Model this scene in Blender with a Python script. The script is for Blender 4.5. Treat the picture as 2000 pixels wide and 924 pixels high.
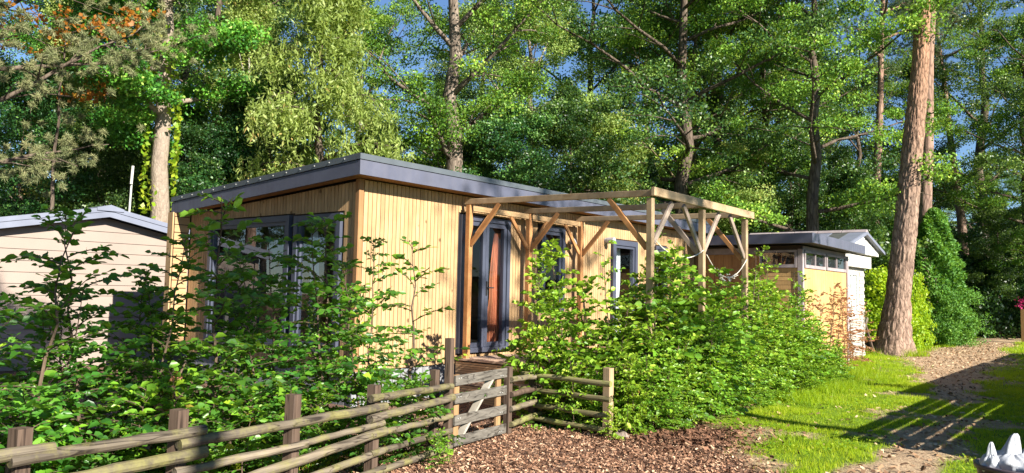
import bpy, math, random
import numpy as np
from mathutils import Vector, Matrix, noise as mnoise
random.seed(7)
PI = math.pi
sc = bpy.context.scene
COL = sc.collection
for o in list(bpy.data.objects):
    bpy.data.objects.remove(o)

# ------------------------------------------------------------------ camera, light
# world frame: +X runs along the chalet's long front, +Y goes from that front into the chalet
CAM = np.array([-9.87, -8.07, 1.53])
F_PX, PITCH, ROLL, HEAD = 1515.0, math.atan(112/1515), math.radians(1.2), math.radians(39.07)
fwd_h = np.array([math.cos(HEAD), math.sin(HEAD), 0]); right_h = np.array([math.sin(HEAD), -math.cos(HEAD), 0])
fw = fwd_h*math.cos(PITCH)+np.array([0, 0, math.sin(PITCH)])
up = -fwd_h*math.sin(PITCH)+np.array([0, 0, math.cos(PITCH)])
c_, s_ = math.cos(ROLL), math.sin(ROLL)
rgt2, up2 = right_h*c_+up*s_, up*c_-right_h*s_
cam = bpy.data.cameras.new("camera"); camo = bpy.data.objects.new("camera", cam); COL.objects.link(camo)
cam.lens = 36*F_PX/2000; cam.sensor_width = 36; cam.clip_start = .05; cam.clip_end = 2000
m = Matrix(((rgt2[0], up2[0], -fw[0], CAM[0]), (rgt2[1], up2[1], -fw[1], CAM[1]), (rgt2[2], up2[2], -fw[2], CAM[2]), (0, 0, 0, 1)))
camo.matrix_world = m
sc.camera = camo

SUN_AZ, SUN_EL = math.radians(188), math.radians(28.5)
S = Vector((math.sin(SUN_AZ)*math.cos(SUN_EL), math.cos(SUN_AZ)*math.cos(SUN_EL), math.sin(SUN_EL)))
w = bpy.data.worlds.new("World"); sc.world = w; w.use_nodes = True
nt = w.node_tree; bg = nt.nodes['Background']
sky = nt.nodes.new('ShaderNodeTexSky'); sky.sky_type = 'NISHITA'; sky.sun_disc = False
sky.sun_elevation = SUN_EL; sky.sun_rotation = SUN_AZ; sky.air_density = 1.0; sky.dust_density = .0; sky.ozone_density = 5.0; sky.altitude = 800
nt.links.new(sky.outputs[0], bg.inputs[0]); bg.inputs[1].default_value = .058
sl = bpy.data.lights.new("sun", 'SUN'); sl.energy = 5.0; sl.angle = math.radians(.42); sl.color = (1, .94, .83)
so = bpy.data.objects.new("sun", sl); COL.objects.link(so); so.rotation_euler = S.to_track_quat('Z', 'Y').to_euler()
sc.view_settings.view_transform = 'Standard'; sc.view_settings.look = 'None'
sc.view_settings.exposure = 1.50; sc.view_settings.gamma = 1
sc.cycles.max_bounces = 7; sc.cycles.transparent_max_bounces = 8; sc.cycles.diffuse_bounces = 3
sc.cycles.use_denoising = True

def at(px, D, z=0.0):
    """ground point seen in image column px (at the horizon) at distance D ahead"""
    u = (px-1000)/F_PX
    p = CAM+fwd_h*D+right_h*(u*D)
    return Vector((p[0], p[1], z))

# ------------------------------------------------------------------ materials
def new_mat(name):
    mt = bpy.data.materials.new(name); mt.use_nodes = True
    n = mt.node_tree; b = n.nodes['Principled BSDF']
    return mt, n, b
def N(n, t, **kw):
    x = n.nodes.new(t)
    for k, v in kw.items():
        if k in x.inputs: x.inputs[k].default_value = v
        else: setattr(x, k, v)
    return x
def ramp(n, stops):
    r = n.nodes.new('ShaderNodeValToRGB')
    e = r.color_ramp.elements
    while len(e) < len(stops): e.new(.5)
    for i, (p, c) in enumerate(stops):
        e[i].position = p; e[i].color = (*c, 1)
    return r
def plain(name, c, rough=.6, spec=.4, metal=0, var=.0, bump=0, scale=8):
    mt, n, b = new_mat(name)
    b.inputs['Roughness'].default_value = rough; b.inputs['Metallic'].default_value = metal
    b.inputs['Specular IOR Level'].default_value = spec
    if var or bump:
        geo = N(n, 'ShaderNodeNewGeometry'); no = N(n, 'ShaderNodeTexNoise', Scale=scale, Detail=6.0, Roughness=.65)
        n.links.new(geo.outputs['Position'], no.inputs['Vector'])
        r = ramp(n, [(.3, tuple(x*(1-var) for x in c)), (.7, tuple(min(1, x*(1+var*.6)) for x in c))])
        n.links.new(no.outputs[0], r.inputs[0]); n.links.new(r.outputs[0], b.inputs[0])
        if bump:
            bp = N(n, 'ShaderNodeBump', Strength=bump, Distance=.01)
            n.links.new(no.outputs[0], bp.inputs['Height']); n.links.new(bp.outputs[0], b.inputs['Normal'])
    else:
        b.inputs[0].default_value = (*c, 1)
    return mt
def wood(name, dark, light, axis='z', sc_=1.0, rough=.7, tone=.25, bump=.25, moss=None, cracks=0):
    """grained timber; axis = the direction the grain runs"""
    mt, n, b = new_mat(name)
    geo = N(n, 'ShaderNodeNewGeometry'); oi = N(n, 'ShaderNodeObjectInfo')
    add = N(n, 'ShaderNodeVectorMath', operation='MULTIPLY_ADD')
    n.links.new(oi.outputs['Random'], add.inputs[0]); add.inputs[1].default_value = (31, 17, 23)
    n.links.new(geo.outputs['Position'], add.inputs[2])
    mp = N(n, 'ShaderNodeMapping'); k = 34*sc_
    mp.inputs['Scale'].default_value = {'z': (k, k, 1.3), 'x': (1.3, k, k), 'y': (k, 1.3, k), 'n': (6, 6, 6)}[axis]
    n.links.new(add.outputs[0], mp.inputs[0])
    no = N(n, 'ShaderNodeTexNoise', Scale=1.0, Detail=6.0, Roughness=.6, Distortion=.6); n.links.new(mp.outputs[0], no.inputs['Vector'])
    r = ramp(n, [(.28, dark), (.72, light)]); n.links.new(no.outputs[0], r.inputs[0])
    # board to board tone
    hsv = N(n, 'ShaderNodeHueSaturation')
    mr = N(n, 'ShaderNodeMapRange'); mr.inputs['To Min'].default_value = 1-tone; mr.inputs['To Max'].default_value = 1+tone*.7
    n.links.new(oi.outputs['Random'], mr.inputs[0]); n.links.new(mr.outputs[0], hsv.inputs['Value'])
    n.links.new(r.outputs[0], hsv.inputs['Color'])
    # weather blotches
    no2 = N(n, 'ShaderNodeTexNoise', Scale=2.3, Detail=4.0, Roughness=.6); n.links.new(add.outputs[0], no2.inputs['Vector'])
    mx = N(n, 'ShaderNodeMix', data_type='RGBA', blend_type='MULTIPLY'); mx.inputs[0].default_value = .55
    r2 = ramp(n, [(.35, (.72, .70, .68)), (.65, (1.1, 1.1, 1.1))]); n.links.new(no2.outputs[0], r2.inputs[0])
    n.links.new(hsv.outputs[0], mx.inputs[6]); n.links.new(r2.outputs[0], mx.inputs[7])
    out = mx.outputs[2]
    if cracks:                        # long drying splits and a few knots
        mpc = N(n, 'ShaderNodeMapping'); kc = 15*sc_
        mpc.inputs['Scale'].default_value = {'z': (kc, kc, .9), 'x': (.9, kc, kc), 'y': (kc, .9, kc), 'n': (6, 6, 6)}[axis]
        n.links.new(add.outputs[0], mpc.inputs[0])
        nc_ = N(n, 'ShaderNodeTexNoise', Scale=1.0, Detail=2.0, Distortion=.5); n.links.new(mpc.outputs[0], nc_.inputs['Vector'])
        rc_ = ramp(n, [(.475, (1, 1, 1)), (.497, (.16, .14, .13)), (.503, (.16, .14, .13)), (.525, (1, 1, 1))]); n.links.new(nc_.outputs[0], rc_.inputs[0])
        mc = N(n, 'ShaderNodeMix', data_type='RGBA', blend_type='MULTIPLY'); mc.inputs[0].default_value = cracks
        n.links.new(out, mc.inputs[6]); n.links.new(rc_.outputs[0], mc.inputs[7]); out = mc.outputs[2]
        vk = N(n, 'ShaderNodeTexVoronoi', Scale=3.1); n.links.new(add.outputs[0], vk.inputs['Vector'])
        rk = ramp(n, [(.06, (.25, .20, .16)), (.12, (1, 1, 1))]); n.links.new(vk.outputs['Distance'], rk.inputs[0])
        mk = N(n, 'ShaderNodeMix', data_type='RGBA', blend_type='MULTIPLY'); mk.inputs[0].default_value = .8
        n.links.new(out, mk.inputs[6]); n.links.new(rk.outputs[0], mk.inputs[7]); out = mk.outputs[2]
    if moss:
        no3 = N(n, 'ShaderNodeTexNoise', Scale=5.0, Detail=6.0, Roughness=.7); n.links.new(add.outputs[0], no3.inputs['Vector'])
        r3 = ramp(n, [(.47, (0, 0, 0)), (.66, (.8, .8, .8))]); n.links.new(no3.outputs[0], r3.inputs[0])
        m3 = N(n, 'ShaderNodeMix', data_type='RGBA'); n.links.new(r3.outputs[0], m3.inputs[0])
        n.links.new(out, m3.inputs[6]); m3.inputs[7].default_value = (*moss, 1); out = m3.outputs[2]
    n.links.new(out, b.inputs[0]); b.inputs['Roughness'].default_value = rough; b.inputs['Specular IOR Level'].default_value = .25
    bp = N(n, 'ShaderNodeBump', Strength=bump, Distance=.004); n.links.new(no.outputs[0], bp.inputs['Height']); n.links.new(bp.outputs[0], b.inputs['Normal'])
    return mt
def leafmat(name, stops, trans=(.30, .45, .04), tf=.35, rough=.45, objvar=.25, spec=.35):
    mt, n, b = new_mat(name)
    a = N(n, 'ShaderNodeAttribute', attribute_name='rnd'); oi = N(n, 'ShaderNodeObjectInfo')
    r = ramp(n, stops); n.links.new(a.outputs['Fac'], r.inputs[0])
    hsv = N(n, 'ShaderNodeHueSaturation'); mr = N(n, 'ShaderNodeMapRange')
    mr.inputs['To Min'].default_value = 1-objvar; mr.inputs['To Max'].default_value = 1+objvar
    mh = N(n, 'ShaderNodeMapRange'); mh.inputs['To Min'].default_value = .5-.025*objvar*4; mh.inputs['To Max'].default_value = .5+.02*objvar*4
    fr = N(n, 'ShaderNodeMath', operation='FRACT'); ml = N(n, 'ShaderNodeMath', operation='MULTIPLY'); ml.inputs[1].default_value = 7.31
    n.links.new(oi.outputs['Random'], ml.inputs[0]); n.links.new(ml.outputs[0], fr.inputs[0]); n.links.new(fr.outputs[0], mh.inputs[0])
    n.links.new(oi.outputs['Random'], mr.inputs[0]); n.links.new(mr.outputs[0], hsv.inputs['Value']); n.links.new(mh.outputs[0], hsv.inputs['Hue'])
    n.links.new(r.outputs[0], hsv.inputs['Color']); n.links.new(hsv.outputs[0], b.inputs[0])
    b.inputs['Roughness'].default_value = rough; b.inputs['Specular IOR Level'].default_value = spec
    t = N(n, 'ShaderNodeBsdfTranslucent'); t.inputs[0].default_value = (*trans, 1)
    mxs = N(n, 'ShaderNodeMixShader'); mxs.inputs[0].default_value = tf
    n.links.new(b.outputs[0], mxs.inputs[1]); n.links.new(t.outputs[0], mxs.inputs[2])
    n.links.new(mxs.outputs[0], n.nodes['Material Output'].inputs[0])
    return mt
def chipmat(name, stops, rough=.85):
    mt, n, b = new_mat(name)
    a = N(n, 'ShaderNodeAttribute', attribute_name='rnd'); r = ramp(n, stops)
    n.links.new(a.outputs['Fac'], r.inputs[0]); n.links.new(r.outputs[0], b.inputs[0])
    b.inputs['Roughness'].default_value = rough; b.inputs['Specular IOR Level'].default_value = .2
    return mt
def glassmat(name, ior=1.75, tint=(.9, .93, .95)):
    mt, n, b = new_mat(name); n.nodes.remove(b)
    f = N(n, 'ShaderNodeFresnel', IOR=ior); t = N(n, 'ShaderNodeBsdfTransparent'); g = N(n, 'ShaderNodeBsdfGlossy', Roughness=.0)
    t.inputs[0].default_value = (*tint, 1)
    no = N(n, 'ShaderNodeTexNoise', Scale=.9, Detail=1.0); bp = N(n, 'ShaderNodeBump', Strength=.004, Distance=.1)
    geo = N(n, 'ShaderNodeNewGeometry'); n.links.new(geo.outputs['Position'], no.inputs['Vector'])
    n.links.new(no.outputs[0], bp.inputs['Height']); n.links.new(bp.outputs[0], g.inputs['Normal'])
    inv = N(n, 'ShaderNodeMath', operation='SUBTRACT'); inv.inputs[0].default_value = 1; n.links.new(geo.outputs['Backfacing'], inv.inputs[1])
    fm = N(n, 'ShaderNodeMath', operation='MULTIPLY'); n.links.new(f.outputs[0], fm.inputs[0]); n.links.new(inv.outputs[0], fm.inputs[1])
    mx = N(n, 'ShaderNodeMixShader'); n.links.new(fm.outputs[0], mx.inputs[0])
    n.links.new(t.outputs[0], mx.inputs[1]); n.links.new(g.outputs[0], mx.inputs[2])
    n.links.new(mx.outputs[0], n.nodes['Material Output'].inputs[0])
    return mt
def barkmat(name, dark, light, scale=6, stretch=.25, bump=.6, vor=.8, upper=None, zsplit=(4, 8), moss=None):
    mt, n, b = new_mat(name)
    tc = N(n, 'ShaderNodeTexCoord'); mp = N(n, 'ShaderNodeMapping'); mp.inputs['Scale'].default_value = (1, 1, stretch)
    n.links.new(tc.outputs['Object'], mp.inputs[0])
    no = N(n, 'ShaderNodeTexNoise', Scale=scale, Detail=8.0, Roughness=.7, Distortion=.4); n.links.new(mp.outputs[0], no.inputs['Vector'])
    vo = N(n, 'ShaderNodeTexVoronoi', Scale=scale*1.3, feature='DISTANCE_TO_EDGE'); n.links.new(mp.outputs[0], vo.inputs['Vector'])
    r = ramp(n, [(.3, dark), (.68, light)]); n.links.new(no.outputs[0], r.inputs[0])
    rv = ramp(n, [(0, (.35, .33, .32)), (.14, (1, 1, 1))]); n.links.new(vo.outputs['Distance'], rv.inputs[0])
    mx = N(n, 'ShaderNodeMix', data_type='RGBA', blend_type='MULTIPLY'); mx.inputs[0].default_value = vor
    col = r.outputs[0]
    sx = N(n, 'ShaderNodeSeparateXYZ'); n.links.new(tc.outputs['Object'], sx.inputs[0])
    if upper:
        mr = N(n, 'ShaderNodeMapRange'); mr.inputs[1].default_value, mr.inputs[2].default_value = zsplit
        ad = N(n, 'ShaderNodeMath', operation='MULTIPLY_ADD'); ad.inputs[1].default_value = 5
        n.links.new(no.outputs[0], ad.inputs[0]); n.links.new(sx.outputs[2], ad.inputs[2]); n.links.new(ad.outputs[0], mr.inputs[0])
        mu = N(n, 'ShaderNodeMix', data_type='RGBA'); n.links.new(mr.outputs[0], mu.inputs[0])
        ru = ramp(n, [(.3, tuple(x*.55 for x in upper)), (.7, upper)]); n.links.new(no.outputs[0], ru.inputs[0])
        n.links.new(col, mu.inputs[6]); n.links.new(ru.outputs[0], mu.inputs[7]); col = mu.outputs[2]
    n.links.new(col, mx.inputs[6]); n.links.new(rv.outputs[0], mx.inputs[7]); col = mx.outputs[2]
    if moss:
        n2 = N(n, 'ShaderNodeTexNoise', Scale=1.4, Detail=5.0); n.links.new(tc.outputs['Object'], n2.inputs['Vector'])
        r2 = ramp(n, [(.5, (0, 0, 0)), (.65, (.8, .8, .8))]); n.links.new(n2.outputs[0], r2.inputs[0])
        m2 = N(n, 'ShaderNodeMix', data_type='RGBA'); n.links.new(r2.outputs[0], m2.inputs[0]); n.links.new(col, m2.inputs[6])
        m2.inputs[7].default_value = (*moss, 1); col = m2.outputs[2]
    n.links.new(col, b.inputs[0]); b.inputs['Roughness'].default_value = .9; b.inputs['Specular IOR Level'].default_value = .15
    mm = N(n, 'ShaderNodeMath', operation='ADD'); n.links.new(no.outputs[0], mm.inputs[0]); n.links.new(vo.outputs['Distance'], mm.inputs[1])
    bp = N(n, 'ShaderNodeBump', Strength=bump, Distance=.03); n.links.new(mm.outputs[0], bp.inputs['Height']); n.links.new(bp.outputs[0], b.inputs['Normal'])
    return mt

M = {}
M['slat'] = wood('honey_slat', (.35, .215, .10), (.52, .345, .185), 'z', tone=.09, cracks=.12, bump=.15)
M['slat_x'] = wood('honey_board', (.36, .22, .105), (.51, .34, .18), 'x', tone=.1)
M['membrane'] = plain('dark_backing', (.045, .03, .022), .9)
M['trimwood'] = wood('corner_trim_wood', (.24, .12, .05), (.40, .22, .10), 'z', tone=.1)
M['soffit'] = wood('soffit_wood', (.24, .12, .05), (.42, .23, .095), 'x', tone=.25)
M['anth'] = plain('anthracite_frame', (.058, .065, .094), .38, .5, var=.12, scale=3)
M['fascia'] = plain('anthracite_fascia', (.088, .092, .128), .42, .45, var=.18, scale=2.2)
_n = M['fascia'].node_tree; _mp = N(_n, 'ShaderNodeMapping'); _mp.inputs['Scale'].default_value = (9, 9, .8)
_g = [k for k in _n.nodes if k.type == 'NEW_GEOMETRY'][0]; _t = N(_n, 'ShaderNodeTexNoise', Scale=1.0, Detail=5.0); _n.links.new(_g.outputs['Position'], _mp.inputs[0]); _n.links.new(_mp.outputs[0], _t.inputs['Vector'])
_r = ramp(_n, [(.35, (.30, .30, .30)), (.7, (.62, .62, .62))]); _n.links.new(_t.outputs[0], _r.inputs[0]); _n.links.new(_r.outputs[0], _n.nodes['Principled BSDF'].inputs['Roughness'])
M['fascia2'] = plain('roof_edge_metal', (.082, .095, .108), .42, .5, var=.2, scale=3)
M['roofgreen'] = plain('roof_felt', (.06, .065, .06), .85, var=.4, scale=5)
M['plinth'] = wood('grey_plinth', (.16, .165, .18), (.30, .31, .33), 'z', tone=.15)
M['deck'] = wood('deck_board', (.34, .22, .155), (.55, .40, .30), 'y', tone=.2)
M['deckbat'] = wood('deck_skirting', (.36, .22, .125), (.54, .36, .215), 'y', tone=.2)  # skirt wood lightened to stand in for sunlight that barely reaches it
M['larch'] = wood('pergola_larch', (.33, .15, .055), (.50, .25, .10), 'n', tone=.15)
M['larchpale'] = wood('pergola_weathered', (.30, .205, .115), (.47, .34, .21), 'n', tone=.12)
M['larchgrey'] = wood('pergola_grey', (.26, .195, .155), (.42, .335, .265), 'n', tone=.15)
M['post'] = wood('fence_post_brown', (.062, .041, .030), (.135, .092, .066), 'z', tone=.15, cracks=.7)
M['postpale'] = wood('fence_post_pale', (.30, .20, .12), (.45, .33, .20), 'z', tone=.15)
M['rail'] = wood('log_rail', (.055, .045, .035), (.205, .168, .12), 'x', tone=.35, bump=1.0, cracks=.9, moss=(.19, .175, .06), sc_=.8)
M['railmoss'] = wood('mossy_rail', (.10, .085, .045), (.28, .245, .12), 'y', tone=.25, cracks=.8, bump=.5, moss=(.22, .24, .06), sc_=.8)
M['gate'] = wood('grey_gate_plank', (.06, .054, .046), (.185, .168, .142), 'x', tone=.14, bump=.8, cracks=.8)
M['gateup'] = wood('gate_upright', (.24, .13, .06), (.42, .26, .13), 'z', tone=.1)
M['gatebrace'] = wood('pale_brace', (.23, .205, .17), (.40, .36, .30), 'n', tone=.1)
M['shedv'] = wood('shed_orange_board', (.30, .15, .055), (.43, .235, .095), 'z', tone=.08)
M['shedy'] = wood('shed_yellow_board', (.42, .255, .10), (.60, .39, .165), 'z', tone=.12)
M['mauve'] = wood('shed_frame', (.24, .20, .21), (.36, .31, .31), 'n', tone=.08)
M['cream'] = plain('cream_cladding', (.265, .208, .175), .55, .35, var=.1, scale=1.2)
M['chroof'] = plain('grey_roof_edge', (.165, .18, .235), .45, .4, var=.15, scale=2)
M['white'] = plain('white_paint', (.52, .50, .46), .5, .4, var=.08, scale=4)
M['whitebrick'] = plain('white_brick', (.38, .36, .325), .75, .3, var=.14, bump=.3, scale=14)
M['mortar'] = plain('pale_mortar', (.50, .47, .43), .9)
M['glass'] = glassmat('window_glass', 2.2)
M['glassd'] = glassmat('door_glass', 1.45)
M['glassthin'] = glassmat('thin_glass', 1.18)
M['curtain'] = plain('terracotta_curtain', (.62, .20, .095), .8, .2, var=.15, scale=5)
M['net'] = plain('net_curtain', (.75, .75, .72), .9, .1)
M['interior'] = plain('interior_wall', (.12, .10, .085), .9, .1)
M['orangewood'] = wood('interior_pine', (.40, .19, .06), (.58, .30, .10), 'x')
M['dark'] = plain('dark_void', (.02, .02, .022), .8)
M['plastic'] = plain('white_plastic', (.37, .385, .42), .45, .4, var=.12, bump=.5, scale=22)
M['tub'] = plain('dark_tub', (.075, .055, .065), .45, .5, var=.2)
M['steel'] = plain('pale_metal', (.42, .42, .40), .4, .5)
M['rope'] = plain('pale_rope', (.62, .58, .50), .9, .1)
M['pine'] = barkmat('pine_bark', (.13, .085, .065), (.40, .28, .21), 9, .32, .8, upper=(.46, .24, .14), zsplit=(7, 14))
M['pine2'] = barkmat('pine_bark_far', (.16, .10, .08), (.40, .27, .21), 5, .3, .7, upper=(.38, .24, .175), zsplit=(7, 14))
M['oak'] = barkmat('oak_bark', (.055, .042, .03), (.17, .13, .10), 7, .2, .8)
M['oakpale'] = barkmat('pale_bark', (.20, .155, .12), (.32, .26, .205), 9, .5, .7, vor=.3)
M['oakgrey'] = barkmat('grey_bark', (.085, .065, .05), (.27, .215, .17), 7, .22, .8)
M['oakmoss'] = barkmat('mossy_bark', (.10, .085, .05), (.25, .20, .12), 7, .2, .7, moss=(.17, .16, .03))
M['birch'] = barkmat('birch_bark', (.22, .20, .17), (.60, .57, .50), 4, 1.5, .3)
M['twig'] = plain('twig_bark', (.115, .08, .055), .85, .2, var=.4, scale=20)
G1, G2, G3, G4 = (.018, .054, .012), (.085, .19, .022), (.23, .40, .045), (.44, .52, .10)
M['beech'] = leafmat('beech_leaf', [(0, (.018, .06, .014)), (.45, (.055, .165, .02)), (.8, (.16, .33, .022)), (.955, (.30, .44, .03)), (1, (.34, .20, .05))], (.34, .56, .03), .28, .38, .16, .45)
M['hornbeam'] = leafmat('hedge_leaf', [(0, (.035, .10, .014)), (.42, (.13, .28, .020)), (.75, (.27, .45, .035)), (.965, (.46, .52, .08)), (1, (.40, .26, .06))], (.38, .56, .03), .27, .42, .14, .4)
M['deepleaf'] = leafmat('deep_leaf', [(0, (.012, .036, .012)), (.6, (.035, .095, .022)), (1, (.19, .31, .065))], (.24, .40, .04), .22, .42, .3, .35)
M['oakleaf'] = leafmat('oak_leaf', [(0, G1), (.5, G2), (.9, G3), (1, G4)], (.34, .50, .04), .27, .5, .4, .25)
M['paleleaf'] = leafmat('pale_leaf', [(0, (.09, .16, .03)), (.5, (.26, .37, .085)), (.92, (.42, .52, .16)), (1, (.50, .38, .12))], (.46, .56, .10), .38, .5, .2)
M['limeleaf'] = leafmat('lime_leaf', [(0, (.08, .19, .015)), (.6, (.20, .36, .02)), (1, (.40, .44, .04))], (.45, .60, .03), .4, .45, .15)
M['yellowleaf'] = leafmat('yellow_leaf', [(0, (.14, .27, .012)), (.5, (.29, .44, .02)), (.92, (.42, .52, .03)), (1, (.58, .44, .03))], (.50, .64, .02), .42, .5, .05)
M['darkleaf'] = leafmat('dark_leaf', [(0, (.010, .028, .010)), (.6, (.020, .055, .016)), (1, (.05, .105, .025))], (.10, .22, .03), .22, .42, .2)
M['thuja'] = leafmat('thuja_spray', [(0, (.035, .11, .014)), (.6, (.09, .23, .028)), (1, (.19, .34, .04))], (.22, .42, .03), .25, .6, .1)
M['needle'] = leafmat('pine_needles', [(0, (.09, .12, .045)), (.6, (.23, .25, .11)), (1, (.38, .34, .17))], (.25, .25, .12), .25, .6, .1)
M['needleg'] = leafmat('pine_needles_green', [(0, (.05, .085, .03)), (.6, (.11, .17, .06)), (1, (.20, .23, .09))], (.2, .28, .08), .25, .6, .15)
M['rust'] = leafmat('rust_leaf', [(0, (.22, .07, .01)), (.5, (.36, .14, .015)), (1, (.45, .25, .03))], (.60, .25, .03), .4, .5, .05)
M['redbrown'] = leafmat('redbrown_leaf', [(0, (.20, .09, .045)), (.5, (.40, .19, .10)), (.85, (.50, .30, .16)), (1, (.30, .30, .06))], (.5, .25, .1), .3, .6, .05)
M['pinkleaf'] = leafmat('pink_flower', [(0, (.5, .01, .12)), (1, (.7, .05, .25))], (.7, .05, .25), .3, .5, .05)
M['grass'] = leafmat('grass_blade', [(0, (.09, .19, .008)), (.5, (.24, .345, .012)), (.9, (.37, .43, .018)), (1, (.44, .40, .06))], (.50, .66, .02), .4, .5, 0, .2)
M['chips'] = chipmat('bark_chips', [(0, (.055, .030, .018)), (.25, (.17, .085, .05)), (.6, (.30, .16, .095)), (.9, (.46, .285, .18)), (1, (.60, .43, .29))])
M['litter'] = chipmat('leaf_litter', [(0, (.13, .07, .04)), (.5, (.34, .21, .12)), (1, (.55, .41, .26))])

# ------------------------------------------------------------------ mesh helpers
def fast_mesh(name, V, quads=None, tris=None, rnd=None, smooth=False):
    me = bpy.data.meshes.new(name)
    V = np.asarray(V, dtype=np.float32)
    me.vertices.add(len(V)); me.vertices.foreach_set('co', V.ravel())
    li, ls, n0 = [], [], 0
    for arr, k in ((quads, 4), (tris, 3)):
        if arr is not None and len(arr):
            arr = np.asarray(arr, dtype=np.int32)
            li.append(arr.ravel()); ls.append(np.arange(len(arr), dtype=np.int32)*k+n0); n0 += arr.size
    li = np.concatenate(li); ls = np.concatenate(ls)
    me.loops.add(len(li)); me.loops.foreach_set('vertex_index', li)
    me.polygons.add(len(ls)); me.polygons.foreach_set('loop_start', ls)
    if smooth: me.polygons.foreach_set('use_smooth', np.ones(len(ls), dtype=bool))
    if rnd is not None:
        at_ = me.attributes.new('rnd', 'FLOAT', 'FACE'); at_.data.foreach_set('value', np.asarray(rnd, dtype=np.float32))
    me.update(calc_edges=True); me.validate()
    return me

class MB:
    def __init__(self): self.V, self.F = [], []
    def add(self, vs, fs):
        k = len(self.V); self.V += [tuple(v) for v in vs]; self.F += [tuple(i+k for i in f) for f in fs]; return self
    def box(self, x0, x1, y0, y1, z0, z1):
        return self.add([(x0, y0, z0), (x1, y0, z0), (x1, y1, z0), (x0, y1, z0), (x0, y0, z1), (x1, y0, z1), (x1, y1, z1), (x0, y1, z1)],
                        [(0, 3, 2, 1), (4, 5, 6, 7), (0, 1, 5, 4), (1, 2, 6, 5), (2, 3, 7, 6), (3, 0, 4, 7)])
    def prism(self, poly, d):
        """poly: 3D points of a planar outline, d: extrusion vector"""
        n = len(poly); d = Vector(d)
        vs = [Vector(p) for p in poly]+[Vector(p)+d for p in poly]
        fs = [tuple(range(n))[::-1], tuple(range(n, 2*n))]+[(i, (i+1) % n, n+(i+1) % n, n+i) for i in range(n)]
        return self.add(vs, fs)
    def beam(self, p, q, wd, ht, ch=.006, up=(0, 0, 1)):
        """chamfered bar from p to q"""
        p, q = Vector(p), Vector(q); t = (q-p).normalized(); u = Vector(up)
        if abs(t.dot(u)) > .95: u = Vector((1, 0, 0))
        s = t.cross(u).normalized(); u = s.cross(t).normalized()
        a, b = wd/2, ht/2
        prof = [(-a+ch, -b), (a-ch, -b), (a, -b+ch), (a, b-ch), (a-ch, b), (-a+ch, b), (-a, b-ch), (-a, -b+ch)]
        return self.prism([p+s*x+u*y for x, y in prof], q-p)
    def tube(self, pts, rad, n=8, wob=0, rng=None):
        pts = [Vector(p) for p in pts]; k0 = len(self.V)
        if not hasattr(rad, '__len__'): rad = [rad]*len(pts)
        ref = Vector((0, 0, 1)) if abs((pts[-1]-pts[0]).normalized().z) < .8 else Vector((1, 0, 0))
        vs = []
        for i, p in enumerate(pts):
            t = (pts[min(i+1, len(pts)-1)]-pts[max(i-1, 0)]).normalized()
            s = t.cross(ref).normalized(); u = s.cross(t)
            for j in range(n):
                a = 2*PI*j/n; r = rad[i]*(1+(wob*(rng.random()-.5) if wob else 0))
                vs.append(p+s*(math.cos(a)*r)+u*(math.sin(a)*r))
        fs = [(i*n+j, i*n+(j+1) % n, (i+1)*n+(j+1) % n, (i+1)*n+j) for i in range(len(pts)-1) for j in range(n)]
        fs += [tuple(range(n))[::-1], tuple(range((len(pts)-1)*n, len(pts)*n))]
        return self.add(vs, fs)
    def lathe(self, prof, c, n=24):
        vs = [(c[0]+r*math.cos(2*PI*j/n), c[1]+r*math.sin(2*PI*j/n), c[2]+z) for r, z in prof for j in range(n)]
        return self.add(vs, [(i*n+j, i*n+(j+1) % n, (i+1)*n+(j+1) % n, (i+1)*n+j) for i in range(len(prof)-1) for j in range(n)])
    def mesh(self, name, off=(0, 0, 0)):
        me = bpy.data.meshes.new(name); off = Vector(off)
        me.from_pydata([Vector(v)-off for v in self.V], [], self.F); me.update(); return me

BASE = {}
def tag(o, label=None, cat=None, group=None, kind=None):
    if label: o['label'] = label
    if cat: o['category'] = cat
    if group: o['group'] = group
    if kind: o['kind'] = kind
    return o
def thing(name, label, cat, loc, group=None):
    o = bpy.data.objects.new(name, None); COL.objects.link(o); o.location = loc
    o.empty_display_size = .2
    BASE[o.name] = Vector(loc); return tag(o, label, cat, group)
def link(name, me, mat, parent=None, loc=(0, 0, 0), label=None, kind=None, smooth=False):
    o = bpy.data.objects.new(name, me); COL.objects.link(o); o.location = loc
    if mat is not None and not me.materials: me.materials.append(mat)
    if parent is not None:
        o.parent = parent; BASE[o.name] = BASE[parent.name]
    if smooth: me.polygons.foreach_set('use_smooth', np.ones(len(me.polygons), dtype=bool))
    return tag(o, label=label, kind=kind)
def part(name, mb, mat, parent, label=None, smooth=False, kind=None):
    return link(name, mb.mesh(name, BASE[parent.name]), mat, parent, label=label, smooth=smooth, kind=kind)
def solo(name, mb, mat, label, cat, base, group=None, smooth=False):
    o = link(name, mb.mesh(name, base), mat, None, base, smooth=smooth); BASE[o.name] = Vector(base)
    return tag(o, label, cat, group)
UNIT = {}
def piece(name, key, parent, x0, x1, y0, y1, z0, z1):
    """one board or slat: a chamfered unit block shared by all alike pieces, scaled to size"""
    if key not in UNIT:
        mb = MB(); mb.beam((0, 0, -.5), (0, 0, .5), 1, 1, .05); me = mb.mesh('block_'+key); me.materials.append(M[key]); UNIT[key] = me
    o = bpy.data.objects.new(name, UNIT[key]); COL.objects.link(o)
    o.parent = parent; b = BASE[parent.name]
    o.location = ((x0+x1)/2-b.x, (y0+y1)/2-b.y, (z0+z1)/2-b.z); o.scale = (abs(x1-x0), abs(y1-y0), abs(z1-z0))
    return o
UNITX = {}
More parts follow.
